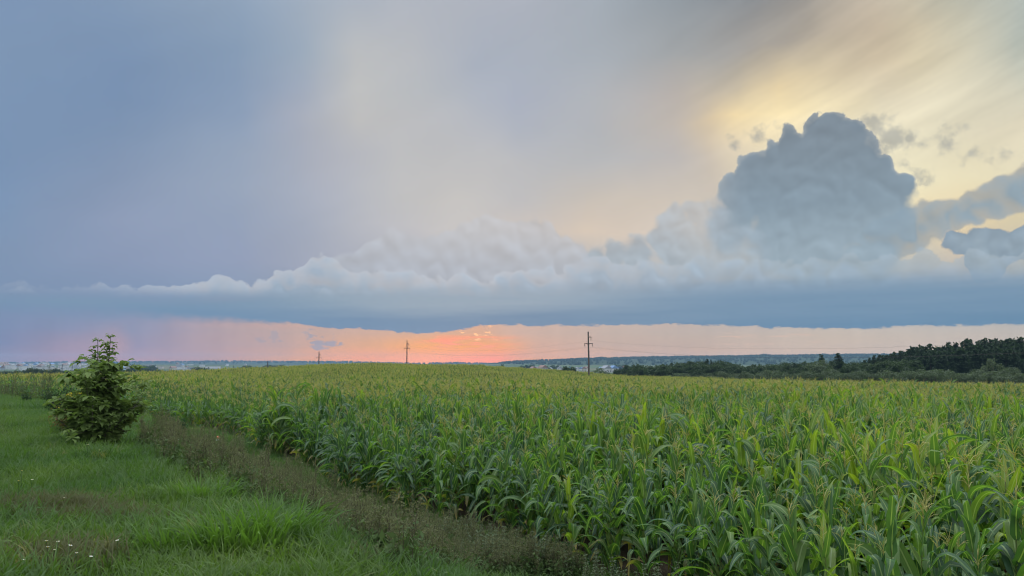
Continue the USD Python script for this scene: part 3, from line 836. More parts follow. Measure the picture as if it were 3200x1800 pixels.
def quats(rz):
    return Vt.QuathArray([Gf.Quath(float(math.cos(a / 2)), 0.0, 0.0, float(math.sin(a / 2))) for a in rz])


def quats_tilted(rz, tilt):
    return Vt.QuathArray([Gf.Quath(*map(float, (math.cos(a / 2) * math.cos(b / 2), math.cos(a / 2) * math.sin(b / 2), math.sin(a / 2) * math.sin(b / 2), math.sin(a / 2) * math.cos(b / 2)))) for a, b in zip(rz, tilt)])


field.CreateOrientationsAttr(quats_tilted(R_, np.where(I_ >= 16, 0.0, rng.normal(0, 0.06, len(R_)))))
print('corn instances', len(P_), 'shown', len(shown))

# ------------------------------------------------------------------ grass
def ground_at(px, py, up=0.0, near=3.0, far=160.0):
    """The terrain point that the photograph shows at (px, py), for setting things out (up: metres above the ground there)."""
    rx, ry, rz = ray(px, py)
    t = np.geomspace(near, far, 4000)
    x, y, z = rx * t, ry * t, EYE + rz * t
    below = z <= height(x, y) + up
    k = int(np.argmax(below)) if below.any() else len(t) - 1
    return float(x[k]), float(y[k]), float(height(x[k], y[k]))


def grass_colour(lo, hi, dry, amount):
    def f(g):
        u = uv_of(g)
        v = u[:-1] + 'y'
        pos = g.add('geometry', 'position')
        a = g.noise(pos, 0.42, 3.0, 0.55)
        b = g.noise(pos, 2.3, 2.0)
        isl = g.add('geometry', 'random_per_island')
        c = g.mix(g.lerp(g.math('add', g.math('multiply', a, 0.75), g.math('multiply', isl, 0.45)), 0.30, 0.85), lo, hi)
        d = g.math('multiply', g.step(g.math('add', b, g.math('multiply', g.math('subtract', isl, 0.5), 0.5)), 0.80 - amount, 1.0 - amount), 0.85)
        c = g.mix(d, c, dry)
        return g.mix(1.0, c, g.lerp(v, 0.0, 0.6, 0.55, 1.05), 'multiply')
    return f


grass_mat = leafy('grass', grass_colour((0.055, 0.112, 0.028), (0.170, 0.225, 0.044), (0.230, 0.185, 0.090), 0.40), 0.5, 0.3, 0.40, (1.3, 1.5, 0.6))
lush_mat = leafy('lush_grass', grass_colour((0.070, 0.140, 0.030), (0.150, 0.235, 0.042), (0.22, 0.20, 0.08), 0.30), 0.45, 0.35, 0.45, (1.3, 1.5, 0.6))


def tuft(seed, blades, spread, lo, hi, width, segs=3, droop=1.0):
    r = np.random.default_rng(seed)
    bits = []
    for _ in range(blades):
        b = np.array([*r.normal(0, spread * 0.5, 2), 0.0])
        bits.append(ribbon(b, r.uniform(0, 6.283), r.uniform(lo, hi), width * r.uniform(0.7, 1.3), r.uniform(0.9, 1.5), r.uniform(-0.7, 0.9) * droop, r.uniform(0.8, 2.0), r.normal(0, 0.8), segs, 1, r, wave=0.0, fold=0.0))
    return join(bits)


def instancer(name, kinds, mats, label, cat, P, I, S, R):
    pi = UsdGeom.PointInstancer.Define(stage, f'/World/{name}')
    tag(pi.GetPrim(), label, cat, kind='stuff')
    t = []
    for k, (m, mat) in enumerate(zip(kinds, mats)):
        path = f'/World/{name}/tuft_{k:03d}'
        usdkit.mesh(stage, path, (m[0], m[1]), mat, smooth=False, uv=m[2])
        t.append(path)
    pi.CreatePrototypesRel().SetTargets([Sdf.Path(q) for q in t])
    pi.CreateProtoIndicesAttr(Vt.IntArray.FromNumpy(np.asarray(I, np.int32)))
    pi.CreatePositionsAttr(Vt.Vec3fArray.FromNumpy(np.asarray(P, np.float32)))
    S = np.asarray(S, np.float32)
    pi.CreateScalesAttr(Vt.Vec3fArray.FromNumpy(S if S.ndim == 2 else np.stack([S, S, S], -1)))
    pi.CreateOrientationsAttr(quats(R))
    return pi


rng = np.random.default_rng(21)
kinds = [tuft(500 + k, 90, 0.34, 0.06, 0.18, 0.0085) for k in range(4)] + [tuft(510 + k, 80, 0.34, 0.14, 0.34, 0.009) for k in range(4)] + [tuft(520 + k, 60, 0.5, 0.12, 0.36, 0.016, 2) for k in range(3)]
P, I, S = [], [], []
for d0, d1, per in ((3.2, 9.0, 34), (9.0, 16.0, 20), (16.0, 30.0, 9.0), (30.0, 52.0, 5.0), (52.0, 110.0, 2.2)):
    n = int(per * (0.74 * d1 * 2 + 2.4) * (d1 - d0))
    y = rng.uniform(d0, d1, n); x = rng.uniform(-0.74 * d1 - 1.2, 0.74 * d1 + 1.2, n)
    s, u = su(x, y)
    p = np.stack([x, y, np.zeros(n)], -1)
    patch = meshkit.fbm(p * 0.35, 3, 31)
    bare = np.hypot((x + 4.0) / 0.5, (y - 6.5) / 0.25) < 1.0        # worn patch by the near corner
    ok = (s > -0.8 + 0.8 * rng.random(n)) & in_view(x, y, 0.04) & ~bare
    x, y, s, patch = x[ok], y[ok], s[ok], patch[ok]
    long_ = rng.random(len(x)) < np.where(s < 3.0, 0.35, np.clip((patch - 0.36) * 3.2, 0.10, 0.8)) * np.where(s > 8.0, 0.45, 1.0)
    k = np.where(long_, 4 + rng.integers(0, 4, len(x)), rng.integers(0, 4, len(x)))
    if d0 >= 30:
        k = 8 + rng.integers(0, 3, len(x))
    P.append(np.stack([x, y, height(x, y) - 0.015], -1)); I.append(k)
    S.append(rng.uniform(0.75, 1.25, len(x)) * (1.0 if d0 < 30 else 1.25 if d0 < 50 else 1.7))
P, I, S = np.concatenate(P), np.concatenate(I), np.concatenate(S)
thatch_mat = leafy('dry_grass', grass_colour((0.085, 0.092, 0.040), (0.170, 0.170, 0.078), (0.22, 0.20, 0.105), 0.3), 0.7, 0.2, 0.3, (1.2, 1.2, 0.8))
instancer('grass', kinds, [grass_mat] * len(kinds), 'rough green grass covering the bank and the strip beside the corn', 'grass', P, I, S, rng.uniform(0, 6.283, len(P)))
print('grass', len(P))


n = 120
cx_ = rng.choice(4, n)
spot = np.array([ground_at(*q)[:2] for q in ((30, 1295), (95, 1285), (40, 1425), (290, 1330))])
xy = spot[cx_] + rng.normal(0, 1, (n, 2)) * [0.30, 0.20]
instancer('dry_grass', [tuft(560 + k, 70, 0.30, 0.10, 0.28, 0.007) for k in range(3)], [thatch_mat] * 3, 'patches of flattened brown dry grass in the near left grass', 'dry grass', np.stack([xy[:, 0], xy[:, 1], height(xy[:, 0], xy[:, 1])], -1), rng.integers(0, 3, n), rng.uniform(0.7, 1.2, n), rng.uniform(0, 6.283, n))


def tussock(px, py, w, h, label, mat=lush_mat, seed=0, blades=420):
    x, y, z = ground_at(px, py)
    t = thing('grass_tussock', label, 'grass tussock', (x, y, z - 0.02))
    r = np.random.default_rng(seed)
    bits = []
    for _ in range(blades):
        rr = w * 0.5 * math.sqrt(r.random()); a = r.uniform(0, 6.283)
        b = np.array([rr * math.cos(a), rr * math.sin(a) * 0.7, 0.0])
        bits.append(ribbon(b, a + r.normal(0, 0.7), h * r.uniform(0.55, 1.15), 0.016 * r.uniform(0.6, 1.4), r.uniform(0.95, 1.5), r.uniform(-0.8, 1.0), r.uniform(1.2, 2.6), r.normal(0, 0.6), 5, 1, r, wave=0.0, fold=0.0))
    half = len(bits) * 2 // 3
    obj('blades', join(bits[:half]), mat, t)
    obj('drooping_blades', join(bits[half:]), mat, t)
    return t


tussock(600, 1385, 0.85, 0.46, 'large bright green tussock of long grass blades on the bank', seed=1, blades=300)
tussock(690, 1375, 0.7, 0.52, 'narrow bright grass tussock right beside the largest tussock, by the weeds', seed=2, blades=200)
tussock(440, 1392, 0.7, 0.34, 'low drooping grass tussock left of the largest tussock', seed=3, blades=260)
tussock(255, 1165, 0.8, 0.38, 'dark green grass tussock in the grass in front of the young tree', seed=4, blades=240, mat=grass_mat)
tussock(505, 1262, 0.9, 0.36, 'bright grass tussock on the bank beside the brown weeds', seed=5, blades=280)

# ------------------------------------------------------------------ weeds on the strip


def plain(name, lo, hi, rough=0.7, through=0.3, scale=6.0):
    return leafy(name, lambda g: g.mix(g.math('add', g.math('multiply', g.noise(g.add('geometry', 'position'), scale, 2.0), 0.6), g.math('multiply', g.add('geometry', 'random_per_island'), 0.4)), lo, hi), rough, 0.2, through, (1.2, 1.3, 0.7))


stem_mat = plain('weed_stem', (0.070, 0.062, 0.036), (0.135, 0.118, 0.066), through=0.05)
seed_mat = plain('weed_seed', (0.120, 0.132, 0.064), (0.260, 0.270, 0.145))
weedleaf_mat = plain('weed_leaf', (0.085, 0.130, 0.045), (0.150, 0.190, 0.070))
nettle_mat = plain('nettle_leaf', (0.085, 0.120, 0.065), (0.150, 0.185, 0.095))
nettleseed_mat = plain('nettle_seed', (0.17, 0.185, 0.115), (0.26, 0.265, 0.165))
gold_mat = plain('goldenrod_flower', (0.42, 0.33, 0.03), (0.60, 0.46, 0.04))
orange_leaf = plain('turning_leaf', (0.120, 0.100, 0.034), (0.190, 0.145, 0.045))


def flecks(pts, size, rng, flat=0.0):
    """Small two-triangle leaves or seeds at the points."""
    n = len(pts)
    a = rng.normal(0, 1, (n, 3)); a[:, 2] *= 1 - flat; a /= np.linalg.norm(a, axis=1, keepdims=True)
    b = rng.normal(0, 1, (n, 3)); b[:, 2] *= 1 - flat
    b -= (b * a).sum(1, keepdims=True) * a; b /= np.linalg.norm(b, axis=1, keepdims=True) + 1e-9
    s = size * rng.uniform(0.6, 1.4, (n, 1))
    v = np.stack([pts - a * s, pts + b * s * 0.45, pts + a * s, pts - b * s * 0.45], 1).reshape(-1, 3)
    k = np.arange(n) * 4
    f = np.concatenate([np.stack([k, k + 1, k + 2], 1), np.stack([k, k + 2, k + 3], 1)])
    return v, f, np.tile([[0.5, 0.0], [1, 0.5], [0.5, 1.0], [0, 0.5]], (n, 1))


def mugwort(seed, H=1.15, leafmat=weedleaf_mat):
    r = np.random.default_rng(seed)
    k = kind_prim('dry_weed')
    stems, seeds, leaves = [], [], []
    for q in range(int(r.integers(3, 6))):
        b = np.array([*r.normal(0, 0.09, 2), 0.0]); ln = r.normal(0, 0.14, 2)
        h = H * r.uniform(0.7, 1.1)
        t = np.linspace(0, 1, 5)
        line = b + np.stack([ln[0] * t ** 1.5 * h, ln[1] * t ** 1.5 * h, h * t], -1)
        stems.append(tube(line, np.linspace(0.007, 0.002, 5), 4, cap=False))
        for _ in range(15):
            f = r.uniform(0.42, 0.98)
            o = np.array([np.interp(f, t, line[:, c]) for c in range(3)])
            a, e = r.uniform(0, 6.283), r.uniform(0.5, 1.2)
            l = (1.05 - f) * 0.42 * h * r.uniform(0.5, 1.0) + 0.03
            tip = o + l * np.array([math.cos(a) * math.cos(e), math.sin(a) * math.cos(e), math.sin(e)])
            stems.append(tube(np.array([o, (o + tip) / 2 + [0, 0, -0.01], tip]), [0.003, 0.0025, 0.001], 3, cap=False))
            w = r.random((9, 1))
            seeds.append(o + (tip - o) * (0.25 + 0.8 * w) + r.normal(0, 0.012, (9, 3)))
        w = r.random((26, 1))
        leaves.append(b + (line[3] - b) * w * 0.9 + r.normal(0, 0.09, (26, 3)) * [1, 1, 0.3])
    obj('stem', join(stems), stem_mat, k)
    obj('seed_head', flecks(np.vstack(seeds), 0.012, r), seed_mat, k)
    L = np.vstack(leaves); L[:, 2] = np.maximum(L[:, 2], 0.05)
    obj('leaves', flecks(L, 0.038, r) if leafmat is weedleaf_mat else flecks(np.vstack([L, L + r.normal(0, 0.06, L.shape) * [1, 1, 0.4] + [0, 0, 0.03]]), 0.045, r), leafmat, k)
    return k


weed_kinds = [mugwort(600 + k, 1.0 + 0.08 * k) for k in range(5)]


def nettle(seed, H=1.0):
    r = np.random.default_rng(seed)
    k = kind_prim('nettle')
    stems, hang, leaves = [], [], []
    for q in range(int(r.integers(3, 6))):
        b = np.array([*r.normal(0, 0.10, 2), 0.0]); ln = r.normal(0, 0.12, 2); h = H * r.uniform(0.75, 1.1)
        t = np.linspace(0, 1, 5)
        line = b + np.stack([ln[0] * t * h, ln[1] * t * h, h * t], -1)
        stems.append(tube(line, np.linspace(0.007, 0.003, 5), 4, cap=False))
        for m_ in range(10):
            f = 0.18 + 0.08 * m_
            o = np.array([np.interp(f, t, line[:, c]) for c in range(3)])
            for side in (0, math.pi):
                a = m_ * 1.57 + side + r.normal(0, 0.2)
                leaves.append(ribbon(o, a, (0.14 - 0.07 * f) * r.uniform(0.8, 1.2), 0.055 - 0.02 * f, 0.5, -0.9, 1.0, r.normal(0, 0.3), 3, 2, r, wave=0.0))
                if f > 0.45:
                    n = 14
                    w = r.random((n, 1))
                    hang.append(o + np.array([math.cos(a) * 0.05, math.sin(a) * 0.05, -0.10]) * w + r.normal(0, 0.008, (n, 3)))
    obj('stem', join(stems), nettle_mat, k)
    obj('leaves', join(leaves), nettle_mat, k)
    obj('seed_tassels', flecks(np.vstack(hang), 0.011, r), nettleseed_mat, k)
    return k


nettle_kinds = [nettle(640 + k) for k in range(4)]
rng = np.random.default_rng(33)


def along(px, py):
    x, y, z = ground_at(px, py)
    return x, y, z


# leafy green weeds between the belt and the near corn
green_kinds = [mugwort(680 + k, 0.85, plain('green_weed_leaf', (0.060, 0.105, 0.036), (0.120, 0.165, 0.058)) if k == 0 else LOOKS + 'green_weed_leaf') for k in range(3)]
# the brown belt of weeds, from the far left to the foot of the near corn
belt = [(395, 1128, 60, 0.85, 18), (460, 1155, 85, 0.95, 30), (540, 1190, 95, 0.95, 38), (620, 1225, 90, 0.92, 34), (690, 1262, 90, 0.9, 30), (760, 1300, 85, 0.9, 26), (830, 1330, 85, 0.85, 22), (910, 1370, 90, 0.7, 18), (1000, 1400, 95, 0.6, 16), (1090, 1425, 90, 0.5, 10), (1180, 1445, 100, 0.45, 8)]
for (px, py, w, sc, n) in belt:
    for _ in range(n):
        x, y, z = along(px + rng.normal(0, w * 0.55), py + rng.normal(0, w * 0.22))
        if su(x, y)[0] < 0.7:
            continue
        if rng.random() < (0.5 if px < 700 else 0.66):
            copy_of(green_kinds[int(rng.integers(3))], 'green_weed', 'dull green leafy weed growing among the brown weeds of the belt', 'weed', (x, y, z - 0.02), rng.uniform(0, 360), 'green weeds among the brown belt', sc * rng.uniform(0.6, 1.0))
            continue
        copy_of(weed_kinds[int(rng.integers(5))], 'dry_weed', 'brown dry weed with thin branching seed stems in the belt beside the corn', 'weed', (x, y, z - 0.02), rng.uniform(0, 360), 'dry brown weeds in the belt along the field', sc * rng.uniform(0.65, 0.95))
for (px, py, sc, label) in ((838, 1315, 0.95, 'tallest pale feathery weed stalk, standing alone near the corn corner'), (672, 1270, 0.85, 'pale reddish weed with feathery top on the bank side of the weed belt'), (995, 1385, 0.75, 'brown weed with dark seed head in front of the corn')):
    x, y, z = along(px, py)
    copy_of(weed_kinds[3], 'dry_weed', label, 'weed', (x, y, z - 0.02), 40.0 * sc, None, sc)
for (px, py, w, n, sc) in ((55, 1006, 60, 34, 1.25), (112, 1012, 45, 22, 1.2)):
    for _ in range(n):
        x, y, z = along(px + rng.normal(0, w * 0.6), py + rng.normal(0, 4))
        copy_of(weed_kinds[int(rng.integers(5))], 'dry_weed', 'dull brown weed in the far patch at the left edge of the field', 'weed', (x, y, z - 0.02), rng.uniform(0, 360), 'brown weeds in the far left patch', sc * rng.uniform(1.0, 1.5))
for k in range(34):
    px = rng.uniform(1150, 1900); py = 1440 + rng.normal(0, 14)
    x, y, z = ground_at(px, py)
    s_, u_ = su(x, y)
    if s_ < 0.3 or s_ > 2.5:
        x, y = edge_point(np.array([rng.uniform(-8.5, -2.0)]), np.array([rng.uniform(0.4, 1.6)]))[0]
        z = float(height(x, y))
    copy_of(nettle_kinds[int(rng.integers(4))], 'nettle', 'grey green nettle with drooping seed tassels at the foot of the near corn', 'nettle', (x, y, z - 0.02), rng.uniform(0, 360), 'nettles at the foot of the corn', rng.uniform(0.5, 0.85))

for k in range(330):
    px = rng.uniform(830, 1560); py = rng.uniform(1292 + (px - 870) * 0.26, 1475)
    x, y, z = ground_at(px, py)
    s_, u_ = su(x, y)
    if not 0.25 < s_ < 5.0:
        continue
    if rng.random() < 0.25:
        copy_of(weed_kinds[int(rng.integers(5))], 'dry_weed', 'short brown weed scattered among the green weeds before the near corn', 'weed', (x, y, z - 0.02), rng.uniform(0, 360), 'short brown weeds before the near corn', rng.uniform(0.4, 0.75))
        continue
    copy_of(green_kinds[int(rng.integers(3))], 'green_weed', 'low leafy green weed with thin seed stems in front of the near corn', 'weed', (x, y, z - 0.02), rng.uniform(0, 360), 'green weeds in front of the near corn', rng.uniform(0.5, 0.85))

# dark shrubs, goldenrods, a low sapling and a marker stake on the strip
shrubleaf_mat = plain('shrub_leaf', (0.026, 0.052, 0.024), (0.050, 0.085, 0.034))
sapling_mat = plain('sapling_leaf', (0.030, 0.075, 0.030), (0.055, 0.115, 0.042))


def shrub(px, py, w, h, label, mat, seed, name='shrub', cat='shrub', n=900, leaf=0.035):
    x, y, z = ground_at(px, py)
    t = thing(name, label, cat, (x, y, z - 0.02))
    r = np.random.default_rng(seed)
    stems, pts = [], []
    for q in range(9):
        a = r.uniform(0, 6.283)
        tip = np.array([math.cos(a) * w * 0.42 * r.random(), math.sin(a) * w * 0.42 * r.random(), h * r.uniform(0.6, 1.0)])
        stems.append(tube(np.array([[0, 0, 0], tip * [0.4, 0.4, 0.5], tip]), [0.012, 0.008, 0.003], 5, cap=False))
        m_ = n // 9
        wgt = r.uniform(0.25, 1.05, (m_, 1))
        pts.append(tip * wgt + r.normal(0, 0.13 * w, (m_, 3)) * [1, 1, 0.6])
    p = np.vstack(pts); p[:, 2] = np.clip(p[:, 2], 0.03, None)
    obj('stems', join(stems), stem_mat, t)
    obj('leaves', flecks(p, leaf, r), mat, t)
    return t


shrub(67, 1022, 0.55, 0.62, 'small dark green shrub in the grass at the far left', shrubleaf_mat, 1)
shrub(147, 1050, 0.95, 1.0, 'dark green shrub close behind the young tree on its left', shrubleaf_mat, 2, n=1500)
shrub(456, 1108, 0.5, 0.85, 'dark green upright sapling among the brown weeds near the corn', sapling_mat, 3, 'sapling', 'sapling', 1100, 0.03)
shrub(800, 1165, 1.1, 0.75, 'low dark brown shrub at the foot of the corn corner', seed_mat, 4, n=1100, leaf=0.02)
shrub(720, 1128, 0.7, 0.4, 'low yellowish plant beside the marker stake', orange_leaf, 5, 'low_plant', 'plant', 260, 0.03)
shrub(178, 1092, 1.0, 0.75, 'brownish orange bush turning colour at the left foot of the young tree', orange_leaf, 6, n=1300, leaf=0.04)


def goldenrod(px, py, h, label, seed):
    x, y, z = ground_at(px, py)
    t = thing('goldenrod', label, 'goldenrod', (x, y, z - 0.02))
    r = np.random.default_rng(seed)
    stems, heads, leaves = [], [], []
    for q in range(12):
        b = np.array([*r.normal(0, 0.22, 2), 0]); hh = h * r.uniform(0.85, 1.05)
        tip = b + [r.normal(0, 0.07), r.normal(0, 0.07), hh]
        stems.append(tube(np.array([b, (b + tip) / 2, tip]), [0.006, 0.005, 0.003], 4, cap=False))
        heads.append(tip + r.normal(0, 1, (22, 3)) * [0.05, 0.05, 0.04])
        leaves.append(b + (tip - b) * r.uniform(0.1, 0.85, (34, 1)) + r.normal(0, 0.05, (34, 3)))
    obj('stems', join(stems), sapling_mat, t)
    obj('leaves', flecks(np.vstack(leaves), 0.045, r), sapling_mat, t)
    obj('flower_heads', flecks(np.vstack(heads), 0.02, r), gold_mat, t)


goldenrod(184, 1062, 0.80, 'bright yellow goldenrod left of the young tree, the higher of two', 1)
goldenrod(205, 1084, 0.62, 'yellow goldenrod against the lower left side of the young tree', 2)

g = Graph()
pz = g.add('separate_xyz', 'z', {'vector': g.add('texture_coordinate', 'object')})
sc_ = g.mix(g.noise(g.add('geometry', 'position'), 60.0, 2.0), (0.55, 0.53, 0.50), (0.72, 0.70, 0.66))
white_mat = usdkit.material(stage, LOOKS + 'white_paint', g.nodes, g.links, surface=g.add('principled_bsdf', 'BSDF', {'base_color': sc_}, roughness=0.6))
g = Graph()
cap_mat = usdkit.material(stage, LOOKS + 'red_cap', g.nodes, g.links, surface=g.add('principled_bsdf', 'BSDF', {'base_color': g.mix(g.noise(g.add('geometry', 'position'), 50.0, 2.0), (0.45, 0.10, 0.05), (0.58, 0.18, 0.09))}, roughness=0.6))
x, y, z = ground_at(547, 1128)
t = thing('marker_stake', 'short white marker stake with a red cap between weeds and corn', 'marker stake', (x, y, z - 0.1))
obj('post', tube(np.array([[0, 0, 0], [0, 0, 0.2], [0, 0, 0.5]]), [0.055, 0.055, 0.05], 10), white_mat, t)
obj('band', tube(np.array([[0, 0, 0.36], [0, 0, 0.40]]), [0.058, 0.058], 10), seed_mat, t)
obj('cap', tube(np.array([[0, 0, 0.5], [0, 0, 0.56], [0, 0, 0.60]]), [0.068, 0.066, 0.03], 10), cap_mat, t)

# white flowers dotted over the grass
petal_mat = plain('white_petal', (0.62, 0.62, 0.58), (0.78, 0.78, 0.74))
k = kind_prim('white_flower')
r = np.random.default_rng(5)
obj('stem', tube(np.array([[0, 0, 0], [0.01, 0, 0.12], [0.015, 0.01, 0.22]]), [0.002, 0.002, 0.0015], 3, cap=False), sapling_mat, k)
pts = []
for a in np.arange(9) * 2 * np.pi / 9:
    pts.append(ribbon(np.array([0.015, 0.01, 0.22]), a, 0.013, 0.009, 0.25, -0.1, 1.0, 0.0, 2, 1, r, wave=0.0))
obj('petals', join(pts), petal_mat, k)
obj('flower_disc', tube(np.array([[0.015, 0.01, 0.218], [0.015, 0.01, 0.225]]), [0.005, 0.003], 6), gold_mat, k)
spots = [(122, 1368), (140, 1372), (118, 1388), (160, 1386), (137, 1381), (190, 1392), (56, 1402), (88, 1390), (215, 1402), (300, 1370),
         (408, 1105), (412, 1098), (470, 1118), (585, 1115), (545, 1172), (440, 1130), (60, 1215), (75, 1228), (55, 1240), (900, 1295), (760, 1180), (740, 1165), (868, 1227), (930, 1318), (1240, 1398), (1512, 1436), (222, 1146), (250, 1150), (160, 1255), (640, 1160)]
for (px, py) in spots:
    x, y, z = ground_at(px, py, 0.2)
    side = px < 350 and py > 1300
    copy_of(k, 'white_flower', 'small white daisy in the short grass of the near left corner' if side else 'small white daisy dotted among the grass and weeds farther off', 'flower', (x, y, z), rng.uniform(0, 360), 'white daisies in the near left corner' if side else 'white daisies among the farther grass and weeds', rng.uniform(0.75, 1.1) * (1.0 if py > 1250 else 1.7), rng.uniform(0, 14))

# ------------------------------------------------------------------ the young tree with its two leaders
ytree_leaf = plain('young_tree_leaf', (0.115, 0.180, 0.052), (0.225, 0.285, 0.085))
bark_mat = plain('young_bark', (0.09, 0.085, 0.06), (0.15, 0.14, 0.10), through=0.0)
x, y, z = ground_at(246, 1124)
YT = (x, y, z)
t = thing('young_tree', 'bushy young tree with two leafy leaders rising above the field edge', 'tree', (x, y, z - 0.05))
r = np.random.default_rng(77)
scale = math.hypot(x, y) / FPX                        # metres for one step across the photograph here
tips = [(236, 879, 1), (271, 872, 1), (207, 962, 0), (192, 1005, 0), (292, 972, 0), (308, 1008, 0), (256, 948, 0), (224, 985, 0), (282, 1000, 0), (246, 1012, 0), (190, 1040, 0), (306, 1045, 0), (262, 1000, 0), (214, 1035, 0), (300, 1060, 0), (240, 960, 0), (190, 1070, 0)]
trunk, leaves = [], []


def compound(o, a, e, size):
    """A feathered leaf: five leaflets on a drooping stalk."""
    dv = np.array([math.cos(a) * math.cos(e), math.sin(a) * math.cos(e), math.sin(e)])
    tip = o + dv * size * 0.8 + [0, 0, -0.12 * size]
    trunk.append(tube(np.array([o, o + dv * size * 0.5, tip]), [0.004, 0.003, 0.002], 3, cap=False))
    for q, f in enumerate((0.5, 0.5, 0.8, 0.8, 1.0)):
        b = o + (tip - o) * f
        aa = a + (0 if q == 4 else (1.0 if q % 2 else -1.0)) + r.normal(0, 0.2)
        leaves.append(ribbon(b, aa, size * 0.58 * r.uniform(0.8, 1.25), size * 0.40, r.uniform(-0.7, 1.0), r.uniform(-1.4, 0.1), 0.9, r.normal(0, 0.9), 3, 2, r, wave=0.0, fold=0.3))


for (tx, ty, lead) in tips:
    ty -= 26
    base = np.array([(tx - 246) * scale * 0.22, r.normal(0, 0.12), 0.0])
    dx, h = (tx - 246) * scale, (1098 - ty - 2) * scale
    back = r.normal(0, 0.55) if not lead else r.normal(0, 0.15)
    ts = np.linspace(0, 1, 8)
    line = base + np.stack([(dx - base[0]) * ts ** (0.8 if lead else 1.2), back * ts, h * ts], -1)
    trunk.append(tube(line, np.linspace(0.030 if lead else 0.016, 0.004, 8), 6, cap=False))
    f = 0.14
    while f < 1.0:
        o = np.array([np.interp(f, ts, line[:, c]) for c in range(3)])
        a0 = r.uniform(0, 6.283)
        low = min(1.0, h * (1 - f) / 1.3)
        size = 0.10 + 0.24 * low
        for q in range(4):
            compound(o, a0 + q * 1.571 + r.normal(0, 0.35), r.uniform(0.2, 1.0), size * r.uniform(0.75, 1.2))
        f += (0.10 + 0.03 * r.random()) / h
for q in range(52):                                   # side branches low down
    a = r.uniform(0, 6.283); f = r.random() ** 1.1
    reach_ = (0.98 - 0.18 * f) * r.uniform(0.25, 1.0)
    o = np.array([r.normal(0, 0.15), r.normal(0, 0.15), 0.25 + f * 1.15])
    tip = np.array([math.cos(a) * reach_, math.sin(a) * reach_, o[2] + r.uniform(0.10, 0.45)])
    trunk.append(tube(np.array([o, (o + tip) / 2 + [0, 0, 0.08], tip]), [0.012, 0.008, 0.003], 4, cap=False))
    for w_ in np.linspace(0.35, 1.0, 5):
        compound(o + (tip - o) * w_ + [0, 0, 0.08 * math.sin(math.pi * w_)], a + r.normal(0, 1.2), r.uniform(-0.2, 1.0), r.uniform(0.20, 0.32))
obj('trunk', join(trunk), bark_mat, t)
obj('crown', join(leaves), ytree_leaf, t)

# ------------------------------------------------------------------ power line
g = Graph()
c = g.mix(g.noise(g.add('mapping', 'vector', {'vector': g.add('texture_coordinate', 'object')}, scale=(6, 6, 0.6)), 2.0, 4.0), (0.045, 0.036, 0.030), (0.105, 0.088, 0.074))
wood_mat = usdkit.material(stage, LOOKS + 'pole_wood', g.nodes, g.links, surface=g.add('principled_bsdf', 'BSDF', {'base_color': c}, roughness=0.9))
g = Graph()
steel_mat = usdkit.material(stage, LOOKS + 'arm_steel', g.nodes, g.links, surface=g.add('principled_bsdf', 'BSDF', {'base_color': g.mix(g.noise(g.add('geometry', 'position'), 3.0, 2.0), (0.05, 0.045, 0.042), (0.10, 0.085, 0.075))}, roughness=0.7, metallic=0.3))
g = Graph()
glass_ins = usdkit.material(stage, LOOKS + 'insulator', g.nodes, g.links, surface=g.add('principled_bsdf', 'BSDF', {'base_color': g.mix(g.noise(g.add('geometry', 'position'), 5.0, 1.0), (0.06, 0.07, 0.07), (0.10, 0.11, 0.11))}, roughness=0.3))

